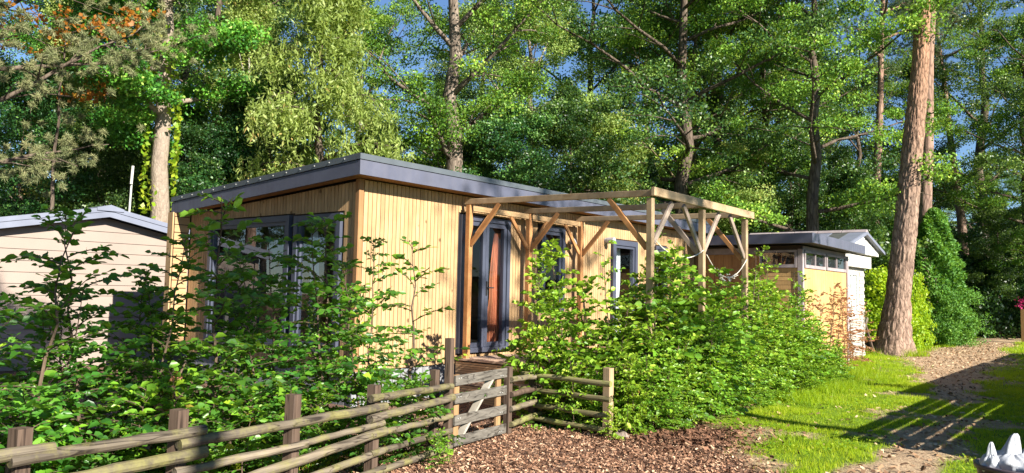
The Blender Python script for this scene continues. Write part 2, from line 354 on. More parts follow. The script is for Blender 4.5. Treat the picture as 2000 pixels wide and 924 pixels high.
def copy_thing(src, loc, rz=0, sc_=1.0, label=None, group=None, cat=None):
    r = src.copy(); COL.objects.link(r); r.location = loc; r.rotation_euler = (0, 0, rz)
    r.scale = (sc_, sc_, sc_) if not hasattr(sc_, '__len__') else sc_
    if label: r['label'] = label
    if group: r['group'] = group
    elif 'group' in r and label: del r['group']
    for ch in list(src.children):
        c = ch.copy(); COL.objects.link(c); c.parent = r
        for g in ch.children:
            d = g.copy(); COL.objects.link(d); d.parent = c
    return r

# ------------------------------------------------------------------ ground
def sm(x, a, b):
    t = np.clip((x-a)/(b-a), 0, 1); return t*t*(3-2*t)
_rg = np.random.default_rng(3)
def vnoise(x, y, s, seed=0):
    """cheap smooth value noise, numpy"""
    r = np.random.default_rng(seed); T = r.random((256, 256))
    u, v = x/s, y/s; i, j = np.floor(u).astype(int), np.floor(v).astype(int); f, g = u-i, v-j
    f, g = f*f*(3-2*f), g*g*(3-2*g)
    A = T[i % 256, j % 256]; B = T[(i+1) % 256, j % 256]; C = T[i % 256, (j+1) % 256]; D = T[(i+1) % 256, (j+1) % 256]
    return A*(1-f)*(1-g)+B*f*(1-g)+C*(1-f)*g+D*f*g
def masks(x, y):
    """(dirt, grass, chips) 0..1 at ground point"""
    n = -y
    nz = vnoise(x, y, 1.1, 1)*.6+vnoise(x, y, .35, 2)*.4-.5
    chips = 1-sm(x+nz*1.5+(n-3.8)*1.2, -1.5, -.5)
    yard = (1-sm(n+nz*.3, 2.6, 3.1))*(1-sm(x, 6, 7))
    chips = np.maximum(chips*(1-sm(n, 9, 12)), yard)
    # left part of the yard behind the hedge is grassy
    lawn = sm(-x, 4.6, 5.8)*(1-sm(n+nz, 2.4, 2.9))*sm(n+nz*1.5, .3, 1.6)
    chips = chips*(1-lawn*.85)
    cx = np.interp(x, [-4, 2, 6, 10, 14, 21, 30, 60], [6.4, 6.1, 5.45, 4.7, 4.1, 3.7, 3.2, 2.0])
    hw = np.interp(x, [-4, 2, 6, 10, 14, 21, 30, 60], [.5, .12, .45, 1.0, 1.8, 1.0, 1.1, 1.5])
    d = np.abs(n-cx)+nz*1.1
    dirt = 1-sm(d, hw*.6, hw*1.15)
    patch = sm(vnoise(x, y, .9, 5)+vnoise(x, y, .3, 6)*.4, .90, 1.12)*.85
    dirt = np.maximum(dirt, patch*(1-sm(x, 9, 13)))
    back = sm(-n, -.5, 2.5)         # under the wood behind the chalets
    dirt = np.maximum(dirt, back*.8)
    edge = (1-sm(np.abs(n-3.4), .2, .6))*sm(x, -4, -3)*(1-sm(x, 5, 8)) # bare soil under the hedge
    dirt = np.maximum(dirt, edge*.8)
    grass = np.clip(1-np.maximum(dirt, chips), 0, 1)
    return dirt, grass, chips
def axis(lo, a, b, hi, step):
    L = [a-.3*(1.18**k-1)/.18 for k in range(1, 60)]; L = [v for v in L if v > lo]+[lo]
    R = [b+.3*(1.18**k-1)/.18 for k in range(1, 60)]; R = [v for v in R if v < hi]+[hi]
    return np.array(sorted(L)+list(np.arange(a, b, step))+[b]+sorted(R))
gx, gy = axis(-160, -9.5, 18, 260, .09), axis(-120, -8.5, -.2, 260, .09)
X, Y = np.meshgrid(gx, gy, indexing='ij')
def ground_z(x, y):
    dense = sm(x, -11, -9)*(1-sm(x, 16, 19))*sm(y, -10, -8)*(1-sm(y, -1, 0))
    return ((vnoise(x, y, .8, 11)-.5)*.03+(vnoise(x, y, .22, 12)-.5)*.022)*dense
Zg = ground_z(X, Y)
d_, g_, ch_ = masks(X, Y)
nx, ny = len(gx), len(gy)
idx = np.arange(nx*ny).reshape(nx, ny)
Q = np.stack([idx[:-1, :-1], idx[1:, :-1], idx[1:, 1:], idx[:-1, 1:]], -1).reshape(-1, 4)
gme = fast_mesh('ground', np.stack([X, Y, Zg], -1).reshape(-1, 3), Q, smooth=True)
ca = gme.color_attributes.new('zone', 'FLOAT_COLOR', 'POINT')
ca.data.foreach_set('color', np.stack([d_, g_, ch_, np.ones_like(d_)], -1).astype(np.float32).ravel())
mt, n, b = new_mat('ground_soil')
za = N(n, 'ShaderNodeAttribute', attribute_name='zone'); sep = N(n, 'ShaderNodeSeparateColor'); n.links.new(za.outputs['Color'], sep.inputs[0])
geo = N(n, 'ShaderNodeNewGeometry')
def nz(scale, det=6.0):
    k = N(n, 'ShaderNodeTexNoise', Scale=scale, Detail=det, Roughness=.7); n.links.new(geo.outputs['Position'], k.inputs['Vector']); return k
na, nb, nc = nz(38), nz(3.0), nz(150, 3.0)
rd = ramp(n, [(.3, (.22, .135, .08)), (.5, (.44, .31, .20)), (.72, (.60, .46, .32))]); n.links.new(na.outputs[0], rd.inputs[0])
rg = ramp(n, [(.3, (.06, .13, .010)), (.55, (.16, .26, .014)), (.75, (.26, .33, .022))]); n.links.new(na.outputs[0], rg.inputs[0])
rc = ramp(n, [(.3, (.06, .035, .025)), (.5, (.19, .11, .08)), (.7, (.36, .24, .18))]); n.links.new(na.outputs[0], rc.inputs[0])
m1 = N(n, 'ShaderNodeMix', data_type='RGBA'); m2 = N(n, 'ShaderNodeMix', data_type='RGBA')
def brk(out):
    q = N(n, 'ShaderNodeMath', operation='MULTIPLY_ADD'); q.inputs[1].default_value = .7; q.inputs[2].default_value = -.35
    n.links.new(na.outputs[0], q.inputs[0]); a2 = N(n, 'ShaderNodeMath', operation='ADD', use_clamp=True)
    n.links.new(q.outputs[0], a2.inputs[0]); n.links.new(out, a2.inputs[1]); return a2.outputs[0]
n.links.new(brk(sep.outputs[1]), m1.inputs[0]); n.links.new(rd.outputs[0], m1.inputs[6]); n.links.new(rg.outputs[0], m1.inputs[7])
n.links.new(sep.outputs[2], m2.inputs[0]); n.links.new(m1.outputs[2], m2.inputs[6]); n.links.new(rc.outputs[0], m2.inputs[7])
rb = ramp(n, [(.35, (.75, .75, .75)), (.65, (1.1, 1.1, 1.1))]); n.links.new(nb.outputs[0], rb.inputs[0])
m3 = N(n, 'ShaderNodeMix', data_type='RGBA', blend_type='MULTIPLY'); m3.inputs[0].default_value = 1
n.links.new(m2.outputs[2], m3.inputs[6]); n.links.new(rb.outputs[0], m3.inputs[7]); n.links.new(m3.outputs[2], b.inputs[0])
b.inputs['Roughness'].default_value = .95; b.inputs['Specular IOR Level'].default_value = .1
bp = N(n, 'ShaderNodeBump', Strength=.9, Distance=.03); n.links.new(na.outputs[0], bp.inputs['Height']); n.links.new(bp.outputs[0], b.inputs['Normal'])
ground = link('ground', gme, mt, kind='structure')

# ------------------------------------------------------------------ foliage builders (numpy)
def rand_dirs(r, k):
    v = r.normal(size=(k, 3)); return v/np.linalg.norm(v, axis=1, keepdims=True)
def unit(v): return v/np.maximum(np.linalg.norm(v, axis=1, keepdims=True), 1e-6)
def leaf_quads(P, r, L, W, upb=.7, tdir=None, droop=0):
    """flat four-cornered leaves at points P"""
    k = len(P); nn = unit(rand_dirs(r, k)+np.array([0, -.28, upb]))
    t = rand_dirs(r, k) if tdir is None else tdir+rand_dirs(r, k)*.45
    t = t+np.array([0, 0, -droop]); t = unit(t-nn*np.sum(t*nn, 1, keepdims=True)); s = np.cross(nn, t)
    l = L*(.7+.6*r.random((k, 1))); wv = W*(.7+.6*r.random((k, 1)))
    V = np.stack([P-t*l*.5, P+s*wv*.5-t*l*.05, P+t*l*.5, P-s*wv*.5-t*l*.05], 1).reshape(-1, 3)
    return V, np.arange(4*k).reshape(k, 4)
def beech_leaves(P, T, NRM, r, L, W):
    """pointed oval leaves folded along the midrib, growing from P along T"""
    k = len(P); T = unit(T); NRM = unit(NRM-T*np.sum(NRM*T, 1, keepdims=True)); Sd = np.cross(NRM, T)
    l = L*(.42+.85*r.random((k, 1))**.9); wv = W*(.75+.5*r.random((k, 1)))*(l/L); f = (.04+.14*r.random((k, 1)))*l; dr = .10*l
    V = np.stack([P, P+T*l*.34+Sd*wv*.50+NRM*f, P+T*l*.70+Sd*wv*.35+NRM*(f-dr*.3), P+T*l-NRM*dr,
                  P+T*l*.70-Sd*wv*.35+NRM*(f-dr*.3), P+T*l*.34-Sd*wv*.50+NRM*f], 1).reshape(-1, 3)
    b0 = np.arange(k)[:, None]*6
    return V, np.concatenate([b0+np.array([[0, 1, 2, 3]]), b0+np.array([[0, 3, 4, 5]])], 0)
def clump(C, R, cnt, r):
    """cnt points around every centre, flattened ellipsoids with soft edges"""
    C = np.repeat(np.asarray(C, float), cnt, 0); R = np.repeat(np.asarray(R, float), cnt, 0)
    return C+rand_dirs(r, len(C))*R*(r.random((len(C), 1))**.45)
def rnd_field(P, r, s=.9, spread=.55):
    """leaf tone: clumps lean lighter or darker, single leaves vary"""
    v = .5+(vnoise(P[:, 0]+P[:, 2]*.7+40, P[:, 1]-P[:, 2]*.6+40, s, 21)-.5)*spread
    return np.clip(v+r.normal(0, .17, len(P)), 0, .999)

def skeleton(r, H, r0, base, spread, nl, lean=(0, 0), wob=.02, droop=0, asc=.5, prof='round'):
    """trunk, limbs, branches as polylines + leaf-bearing points"""
    lines, pts = [], []
    n = 12; tr = [Vector((0, 0, 0))]
    for i in range(1, n+1):
        t = i/n
        tr.append(Vector((lean[0]*H*t+wob*H*(r.random()-.5)*(t > .1), lean[1]*H*t+wob*H*(r.random()-.5)*(t > .1), H*t)))
    rad = [r0*(1.35 if i == 0 else 1)*(1-.85*(i/n)**1.1) for i in range(n+1)]
    lines.append((tr, rad, 10))
    def tpos(t):
        k = min(int(t*n), n-1); return tr[k].lerp(tr[k+1], t*n-k)
    for i in range(nl):
        t = base+(1-base)*((i+r.random()*.8)/nl)**.9; t = min(t, .985)
        az = i*2.399+r.random()*.9; q = (t-base)/(1-base)
        pr = {'round': math.sin(PI*min(1, .16+q*.84))**.7, 'cone': 1-.9*q, 'top': .5+.5*q}[prof]
        ln = spread*max(.18, pr)*(.75+.5*r.random())
        el = asc*(.4+.9*q)+.25*(r.random()-.5)
        p = tpos(t); d = Vector((math.cos(az)*math.cos(el), math.sin(az)*math.cos(el), math.sin(el)))
        lp = [p.copy()]
        for k in range(5):
            d = (d+Vector(((r.random()-.5)*.4, (r.random()-.5)*.4, (r.random()-.5)*.35+.06-droop*.22*k))).normalized()
            lp.append(lp[-1]+d*ln/5)
        rr = max(.018, r0*.33*(1-q*.6)); lines.append((lp, [rr*(1-.8*k/5) for k in range(6)], 6))
        for k in range(1, 6):
            for sgn in (-1, 1):
                if r.random() < .12: continue
                dd = (lp[k]-lp[k-1]).normalized(); sd = Vector((-dd.y, dd.x, (r.random()-.4)*.8-droop*.3)).normalized()
                b2 = (dd*.6+sd*sgn*.9+Vector((0, 0, (r.random()-.5)*.6-droop))).normalized(); l2 = ln*.36*(1.15-.1*k)*(.6+.7*r.random())
                e = lp[k]+b2*l2; md = lp[k]+b2*l2*.5+Vector((0, 0, .06*l2))
                lines.append(([lp[k], md, e], [rr*.32, rr*.22, .008], 4))
                pts += [md, e]
        pts.append(lp[-1])
    pts += [tr[-1], tr[-2]]
    return lines, np.array([tuple(p) for p in pts])
def wood_mesh(lines, name, minr=0):
    mb = MB()
    for p, rad, k in lines:
        if max(rad) > minr: mb.tube(p, rad, k)
    me = mb.mesh(name); me.polygons.foreach_set('use_smooth', np.ones(len(me.polygons), dtype=bool)); return me
def crown_mesh(r, pts, cnt, R, L, W, name, upb=.7, droop=0, jitter=.25):
    pts = pts[r.random(len(pts)) < .80]; cnt = int(cnt*2.5); L, W = L*.78, W*.78     # fewer, fuller sprays with gaps between them
    C = pts+r.normal(0, jitter, pts.shape)*R
    RR = np.array(R)*(.6+.75*r.random((len(C), 1)))
    P = clump(C, RR, cnt, r)
    V, Qd = leaf_quads(P, r, L, W, upb, droop=droop)
    tone = np.repeat(r.normal(0, .16, len(C)), cnt)             # whole sprays lean darker or lighter
    return fast_mesh(name, V, Qd, rnd=np.clip(rnd_field(P, r)+tone, 0, .999))
def tree_proto(name, label, cat, seed, H, r0, base, spread, nl, cnt, R, L, W, bark, leaf, **kw):
    r = np.random.default_rng(seed); crown_kw = {k: kw.pop(k) for k in ('upb', 'ldroop') if k in kw}
    lines, pts = skeleton(r, H, r0, base, spread, nl, **kw)
    t = thing(name, label, cat, (0, 0, -50))
    link('trunk', wood_mesh(lines, name+'_trunk', .012), M[bark], t)
    link('crown', crown_mesh(r, pts, cnt, R, L, W, name+'_crown', crown_kw.get('upb', .25), crown_kw.get('ldroop', 0)), M[leaf], t, kind='stuff')
    return t
PROTOS = []
def place(proto, px, D, rz=0, s=1.0, label=None, group=None, z=-.05):
    if proto not in PROTOS:            # the first use moves the tree itself
        PROTOS.append(proto); p = at(px, D, z); proto.location = p; proto.rotation_euler = (0, 0, rz)
        proto.scale = (s, s, s) if not hasattr(s, '__len__') else s
        if label: proto['label'] = label
        if group: proto['group'] = group
        return proto
    return copy_thing(proto, at(px, D, z), rz, s, label, group)

# ------------------------------------------------------------------ the wooden chalet
def soff(y): return 3.05-.058*(y+.3)
HX0, HX1, HY1, HZ0 = -3.18, 6.85, 4.40, .50
house = thing('wooden_chalet', 'new chalet clad in honey coloured vertical slats under a sloping dark grey roof', 'chalet', (HX0, 0, 0))
wall = MB()
OPA = [(-1.185, 0.0, .613, 2.73), (.854, 1.562, 1.25, 2.73), (3.20, 4.16, .62, 2.64), (4.93, 5.45, 1.3, 2.62)]   # x0,x1,z0,z1 openings in the long front
OPG = [(1.50, 3.69, .66, 2.60), (.34, 1.39, .66, 2.58)]                                                    # y0,y1,z0,z1 openings in the short front
def panel_x(mb, a0, a1, y0, y1, z0, ops, ztop):
    xs = sorted({a0, a1, *[o[0] for o in ops], *[o[1] for o in ops]})
    for u, v in zip(xs[:-1], xs[1:]):
        o = [k for k in ops if k[0] <= u and k[1] >= v]
        for lo, hi in ([(z0, ztop)] if not o else [(z0, o[0][2]), (o[0][3], ztop)]):
            mb.box(u, v, y0, y1, lo, hi)
panel_x(wall, HX0+.12, HX1, .03, .15, HZ0, OPA, 3.0)
ys = sorted({.03, HY1, *[o[0] for o in OPG], *[o[1] for o in OPG]})
for u, v in zip(ys[:-1], ys[1:]):
    o = [k for k in OPG if k[0] <= u and k[1] >= v]
    segs = [(HZ0, None)] if not o else [(HZ0, o[0][2]), (o[0][3], None)]
    for lo, hi in segs:
        h0, h1 = (soff(u)-.02, soff(v)-.02) if hi is None else (hi, hi)
        wall.prism([(HX0+.03, u, lo), (HX0+.03, v, lo), (HX0+.03, v, h1), (HX0+.03, u, h0)], (.12, 0, 0))
wall.box(HX0+.16, HX1, HY1-.12, HY1, HZ0, 2.75); wall.box(HX1-.12, HX1, .16, HY1-.13, HZ0, 2.75)
wl = part('wall', wall, M['membrane'], house)
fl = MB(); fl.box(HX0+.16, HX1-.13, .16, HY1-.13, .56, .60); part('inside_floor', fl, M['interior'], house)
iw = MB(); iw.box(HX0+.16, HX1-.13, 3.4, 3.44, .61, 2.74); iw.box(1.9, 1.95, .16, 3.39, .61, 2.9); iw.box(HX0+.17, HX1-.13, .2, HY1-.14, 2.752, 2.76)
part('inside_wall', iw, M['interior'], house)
# slats of the long front
PIT, SW = .0745, .0650
x = HX0+.10
while x < HX1-.03:
    x1 = x+SW; cuts = [o for o in OPA if o[0]-.03 < x1 and o[1]+.03 > x]
    segs = [(.47, 3.02)]
    for o in cuts: segs = [(.47, o[2]-.03), (o[3]+.03, 3.02)]
    for lo, hi in segs:
        if hi-lo > .04: piece('slat', 'slat', wl, x, x1, .010, .029, lo, hi)
    x += PIT
# slats of the short front
y = .09
while y < HY1-.1:
    y1 = y+SW; cuts = [o for o in OPG if o[0]-.03 < y1 and o[1]+.03 > y]
    top = soff(y+.03)-.035
    segs = [(.47, top)]
    for o in cuts: segs = [(.47, o[2]-.03), (o[3]+.03, top)]
    for lo, hi in segs:
        if hi-lo > .04: piece('slat', 'slat', wl, HX0+.010, HX0+.029, y, y1, lo, hi)
    y += PIT
ct = MB(); ct.box(HX0-.012, HX0+.07, -.012, .06, .46, 3.025); part('corner_trim', ct, M['trimwood'], house)
# wing wall at the far end of the short front, boarded level
ww = MB(); ww.box(-3.46, HX0-.002, HY1-.02, HY1+.09, .45, 2.76); wg = part('wing_wall', ww, M['membrane'], house)
z = .46
while z < 2.72:
    piece('board', 'slat_x', wg, -3.44, HX0-.004, HY1-.045, HY1-.02, z, min(z+.118, 2.755)); z += .132
wt = MB(); wt.box(-3.485, -3.461, HY1-.05, HY1+.11, .45, 2.765); part('wing_trim', wt, M['slat'], wg)
# plinth
for k, xx in enumerate(np.arange(HX0+.03, HX1-.1, .145)):
    piece('plinth_board', 'plinth', house, xx, xx+.135, .05, .075, -.02, .46)
for yy in np.arange(.08, HY1-.1, .145):
    piece('plinth_board', 'plinth', house, HX0+.05, HX0+.075, yy, yy+.135, -.02, .46)
# roof
X0r, X1r, Y0r, Y1r = -3.43, 7.05, -.30, 4.52
rf = MB()
rf.prism([(X0r+.03, Y0r+.03, soff(Y0r)+.02), (X0r+.03, Y1r, soff(Y1r)+.02), (X0r+.03, Y1r, soff(Y1r)+.235), (X0r+.03, Y0r+.03, soff(Y0r)+.235)], (X1r-X0r-.06, 0, 0))
roof = part('roof', rf, M['roofgreen'], house)
for u, v in ((X0r, -.6), (-.595, 2.3), (2.305, 5.2), (5.205, X1r)):
    fa = MB(); fa.box(u, v, Y0r, Y0r+.026, soff(Y0r)-.022, soff(Y0r)+.168); part('fascia', fa, M['fascia'], roof)
fa = MB(); fa.box(X0r+.01, X1r, Y0r+.0265, Y0r+.0275, soff(Y0r)-.01, soff(Y0r)+.16); part('fascia_backing', fa, M['dark'], roof)
fa = MB(); fa.prism([(X0r, Y0r+.028, soff(Y0r)-.022), (X0r, Y1r, soff(Y1r)-.022), (X0r, Y1r, soff(Y1r)+.165), (X0r, Y0r+.028, soff(Y0r)+.165)], (.026, 0, 0)); part('fascia', fa, M['fascia'], roof)
for u, v in ((X0r-.012, .4), (.403, 3.9), (3.903, X1r)):
    tr_ = MB(); tr_.box(u, v, Y0r-.014, Y0r+.07, soff(Y0r)+.176, soff(Y0r)+.252); part('edge_trim', tr_, M['fascia2'], roof)
tr_ = MB(); tr_.prism([(X0r-.012, Y0r+.072, soff(Y0r)+.172), (X0r-.012, Y1r, soff(Y1r)+.176), (X0r-.012, Y1r, soff(Y1r)+.252), (X0r-.012, Y0r+.072, soff(Y0r)+.25)], (.08, 0, 0)); part('edge_trim', tr_, M['fascia2'], roof)
sc_m = MB()
for k in range(14):                                   # little screws along the trim
    yy = .0+k*.32; sc_m.tube([(X0r-.014, yy, soff(yy)+.215), (X0r-.024, yy, soff(yy)+.215)], .008, 6)
part('screw', sc_m, M['steel'], roof, kind='stuff')
for k in range(5):
    y0 = Y0r+.028+k*.056
    piece('soffit_board', 'soffit', roof, X0r+.03, X1r, y0, y0+.05, soff(y0)-.001, soff(y0)+.018)
for k in range(4):
    x0 = X0r+.03+k*.056
    mb = MB(); mb.prism([(x0, -.02, soff(-.02)-.001), (x0, 4.34, soff(4.34)-.001), (x0, 4.34, soff(4.34)+.018), (x0, -.02, soff(-.02)+.018)], (.05, 0, 0)); part('soffit_board', mb, M['soffit'], roof)
# windows and doors
def opening(name, x0, x1, z0, z1, leaves=1, fr=.065, sash=.055, glass='glass', handle=False, facing='A', shut=None):
    """frame, sashes and panes; facing A = long front (plane y=0), G = short front (plane x=HX0)"""
    def bx(mb, u0, u1, d0, d1, w0, w1):     # u along the wall, d depth into it, w up
        if facing == 'A': mb.box(u0, u1, d0, d1, w0, w1)
        else: mb.box(HX0+d0, HX0+d1, u0, u1, w0, w1)
    f = MB()
    bx(f, x0, x0+fr, -.035, .10, z0, z1); bx(f, x1-fr, x1, -.035, .10, z0, z1)
    bx(f, x0+fr, x1-fr, -.033, .10, z1-fr, z1); bx(f, x0+fr, x1-fr, -.033, .10, z0, z0+fr)
    fo = part(name, f, M['anth'], house)
    a0, a1 = x0+fr, x1-fr; wdt = (a1-a0)/leaves
    for k in range(leaves):
        u0, u1 = a0+k*wdt+.003, a0+(k+1)*wdt-.003; b0, b1 = z0+fr+.003, z1-fr-.003
        s = MB()
        bx(s, u0, u0+sash, -.012, .06, b0, b1); bx(s, u1-sash, u1, -.012, .06, b0, b1)
        bx(s, u0+sash, u1-sash, -.010, .06, b1-sash, b1); bx(s, u0+sash, u1-sash, -.010, .06, b0, b0+sash)
        part('sash', s, M['anth'], fo)
        p = MB(); bx(p, u0+sash, u1-sash, .022, .026, b0+sash, b1-sash); part('pane', p, M[glass], fo)
    if handle:
        h = MB(); mid = (x0+x1)/2
        h.box(mid+.018, mid+.045, -.03, -.010, 1.50, 1.72); h.tube([(mid+.03, -.03, 1.62), (mid+.03, -.065, 1.62), (mid+.15, -.065, 1.62)], .010, 8)
        part('handle', h, M['dark'], fo)
    return fo
opening('door', *OPA[0], leaves=2, fr=.075, sash=.07, glass='glassd', handle=True)
opening('window', *OPA[1], leaves=1, fr=.085, sash=.06, glass='glassd')
opening('window', *OPA[2], leaves=1, fr=.10, sash=.05)
opening('window', *OPA[3], leaves=1)
opening('window', OPG[0][0], OPG[0][1], OPG[0][2], OPG[0][3], fr=.085, sash=.05, facing='G')
opening('window', OPG[1][0], OPG[1][1], OPG[1][2], OPG[1][3], fr=.085, sash=.05, facing='G')
la = MB(); la.tube([(2.97, 0, 2.60), (2.97, -.05, 2.60)], .055, 14); la.tube([(2.97, -.05, 2.60), (2.97, -.19, 2.60)], .062, 16)
part('wall_lamp', la, M['plastic'], house, label='white round lamp fixed to the slatted wall')
la = MB(); la.lathe([(.0, .1), (.03, .1), (.055, .06), (.075, 0), (.06, 0), (.0, .02)], (1.72, -.09, 2.45), 16); la.tube([(1.72, -.02, 2.53), (1.72, -.09, 2.55)], .012, 6)
part('wall_lamp', la, M['plastic'], house, label='white bell shaped lamp beside the narrow window')
# inside
def curtain(name, label, x0t, x1t, x0b, x1b, zt, zb, y, mat, waves=6, wa=.03, along='x', group=None):
    mb = MB(); nu, nv = 60, 24; vs = []
    for j in range(nv+1):
        t = j/nv; z = zt+(zb-zt)*t; pinch = 1-.20*math.exp(-((t-.58)/.12)**2)
        l0, l1 = x0t+(x0b-x0t)*t**.8, x1t+(x1b-x1t)*t**.8; c = (l0+l1)/2
        for i in range(nu+1):
            u = i/nu; xx = c+((l0+(l1-l0)*u)-c)*pinch; yy = y+math.sin(u*waves*2*PI+1.5*math.sin(3*t))*wa*(.7+.6*t)
            vs.append((xx, yy, z) if along == 'x' else (yy, xx, z))
    mb.add(vs, [(j*(nu+1)+i, j*(nu+1)+i+1, (j+1)*(nu+1)+i+1, (j+1)*(nu+1)+i) for j in range(nv) for i in range(nu)])
    base = ((x0b+x1b)/2, y, zb) if along == 'x' else (y, (x0b+x1b)/2, zb)
    return solo(name, mb, mat, label, 'curtain', base, smooth=True, group=group)
curtain('curtain', 'terracotta curtain gathered behind the right pane of the glass door', -.21, -.04, -.36, .02, 2.52, .70, .14, M['curtain'])
curtain('curtain', 'white net curtain hanging at the edge of the square corner window', 1.22, 1.34, 1.08, 1.34, 2.48, .64, HX0+.25, M['net'], 5, .02, 'y')
curtain('curtain', 'pale net curtain behind the tall window beside the round lamp', 3.36, 3.9, 3.34, 3.95, 2.5, .7, .24, M['net'], 7, .02)
tb = thing('table', 'pine dining table seen through the window of the chalet', 'table', (-1.6, 2.2, .6))
mb = MB(); mb.box(-2.3, -.9, 1.7, 2.6, 1.30, 1.34); part('tabletop', mb, M['orangewood'], tb)
for lx, ly in ((-2.25, 1.75), (-.95, 1.75), (-2.25, 2.55), (-.95, 2.55)):
    mb = MB(); mb.beam((lx, ly, .6), (lx, ly, 1.295), .06, .06); part('leg', mb, M['orangewood'], tb)
cb = thing('cabinet', 'low pine cabinet inside against the back wall of the chalet', 'cabinet', (-1.0, 3.2, .6))
mb = MB(); mb.box(-2.4, .4, 3.0, 3.39, .6, 1.45); part('body', mb, M['orangewood'], cb)
for k in range(4):
    mb = MB(); mb.box(-2.37+k*.69, -1.72+k*.69, 2.975, 2.999, .66, 1.40); part('door', mb, M['orangewood'], cb)
pl = thing('pendant_lamp', 'small glass pendant lamp hanging inside the glass door', 'lamp', (-.92, .9, 2.05))
mb = MB(); mb.tube([(-.92, .9, 2.74), (-.92, .9, 2.22)], .006, 5); part('cord', mb, M['dark'], pl)
mb = MB(); mb.lathe([(.02, .18), (.06, .15), (.09, .06), (.085, 0), (.05, -.04), (0, -.05)], (-.92, .9, 2.05), 16); part('shade', mb, M['net'], pl)

# ------------------------------------------------------------------ terrace deck and its step
DX0, DX1, DY0, DY1, DZ = -1.25, 3.3, -3.15, -.02, .55
dk = thing('terrace_deck', 'raised wooden terrace with a grooved timber skirt in front of the chalet', 'deck', (DX0, DY0, 0))
xx = DX0
while xx < DX1:
    piece('board', 'deck', dk, xx, min(xx+.137, DX1), DY0, DY1, DZ-.028, DZ); xx += .143
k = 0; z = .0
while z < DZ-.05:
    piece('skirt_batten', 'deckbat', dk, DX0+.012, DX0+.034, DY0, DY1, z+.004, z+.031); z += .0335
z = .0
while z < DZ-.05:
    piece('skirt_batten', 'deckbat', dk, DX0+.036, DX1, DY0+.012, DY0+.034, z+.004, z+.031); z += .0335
mb = MB(); mb.box(DX0+.04, DX1-.03, DY0+.04, DY1-.04, -.02, DZ-.04); part('core', mb, M['membrane'], dk)
st = thing('deck_step', 'low wooden step of grooved boards against the side of the terrace', 'step', (-1.55, -1.1, 0))
SX0, SX1, SY0, SY1, SZ = -1.72, DX0-.01, -2.0, -.35, .275
for k in range(3):
    piece('board', 'deck', st, SX0+k*.152, SX0+k*.152+.146, SY0, SY1, SZ-.028, SZ)
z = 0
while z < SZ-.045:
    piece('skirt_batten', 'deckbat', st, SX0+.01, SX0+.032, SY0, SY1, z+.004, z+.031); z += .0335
mb = MB(); mb.box(SX0+.035, SX1-.01, SY0+.02, SY1-.02, -.02, SZ-.035); part('core', mb, M['membrane'], st)

# ------------------------------------------------------------------ pergola
pg = thing('pergola', 'open timber pergola frame with diagonal braces over the terrace', 'pergola', (.4, -1.7, DZ))
PX = [-1.15, .34, 1.87]; PYW, PYO = -.15, -3.25; zw, zo = 2.965, 2.895
for i, px in enumerate(PX):
    mb = MB(); mb.beam((px, PYW, .55), (px, PYW, zw-.10), .085, .085); part('post', mb, M['larch'], pg)
    mb = MB(); mb.beam((px, PYO, .0), (px, PYO, zo-.115), .08, .08); part('post', mb, M['larchpale'], pg)
    mb = MB(); xo = px+(.0 if i else -.0)
    mb.beam((xo, PYW+.09, zw-.045), (xo, PYO-.04, zo-.05), .045, .085); part('beam', mb, M['larchpale'], pg)
    for s in (-1, 1):   # braces from the outer posts to the outer beam
        if (i == 0 and s < 0) or (i == 2 and s > 0): continue
        mb = MB(); mb.beam((px+s*.04, PYO, zo-.72), (px+s*.58, PYO, zo-.115), .04, .072); part('brace', mb, M['larchgrey'], pg)
    mb = MB(); mb.beam((px, PYO+.05, zo-.75), (px, PYO+.62, zo-.10+.015), .04, .072); part('brace', mb, M['larchgrey'] if i == 1 else M['larch'], pg)
    mb = MB(); mb.beam((px, PYW-.04, zw-.70), (px, PYW-.60, zw-.105), .042, .075); part('brace', mb, M['larch'], pg)
    for s in (-1, 1):
        if i == 0 and s < 0: continue
        if i == 2 and s > 0: continue
        mb = MB(); mb.beam((px+s*.04, PYW, zw-.68), (px+s*.50, PYW, zw-.19), .042, .068); part('brace', mb, M['larch'], pg)
mb = MB(); mb.beam((PX[0]+.044, PYW, zw-.145), (PX[2]+.1, PYW, zw-.145), .05, .085); part('beam', mb, M['slat_x'], pg)
mb = MB(); mb.beam((PX[0]-.07, PYO-.07, zo-.035), (PX[2]+.16, PYO-.07, zo-.05), .042, .11); part('beam', mb, M['larchpale'], pg)
def rope(p, q, sag, bundle, label):
    p, q = Vector(p), Vector(q)
    t = thing('fairy_light_rope', label, 'rope', tuple((p+q)/2))
    pts = [p.lerp(q, k/14)-Vector((0, 0, sag*4*(k/14)*(1-k/14))) for k in range(15)]
    mb = MB(); mb.tube(pts, .0065, 6); part('cord', mb, M['rope'], t)
    r = random.Random(5); mb = MB()
    for k in range(bundle):
        c = pts[4+k % 7]+Vector((r.uniform(-.03, .03), r.uniform(-.03, .03), r.uniform(-.04, .03)))
        mb.tube([c, c+Vector((r.uniform(-.07, .07), r.uniform(-.05, .05), r.uniform(-.06, .05))), c+Vector((r.uniform(-.08, .08), r.uniform(-.05, .05), r.uniform(-.07, .02)))], .008, 5)
    if bundle: part('bulb_bundle', mb, M['rope'], t)
rope((PX[0]+.05, PYO-.05, 2.24), (PX[1]-.05, PYO-.05, 2.20), .16, 0, 'slack pale rope strung between the two nearer outer pergola posts')
rope((PX[1]+.05, PYO-.05, 2.14), (PX[2]-.05, PYO-.05, 2.14), .30, 16, 'pale rope with a knotted bundle of lights between the two farther pergola posts')
gc = thing('garden_chair', 'white slatted garden chair standing on the terrace behind the hedge', 'chair', (1.2, -2.1, DZ))
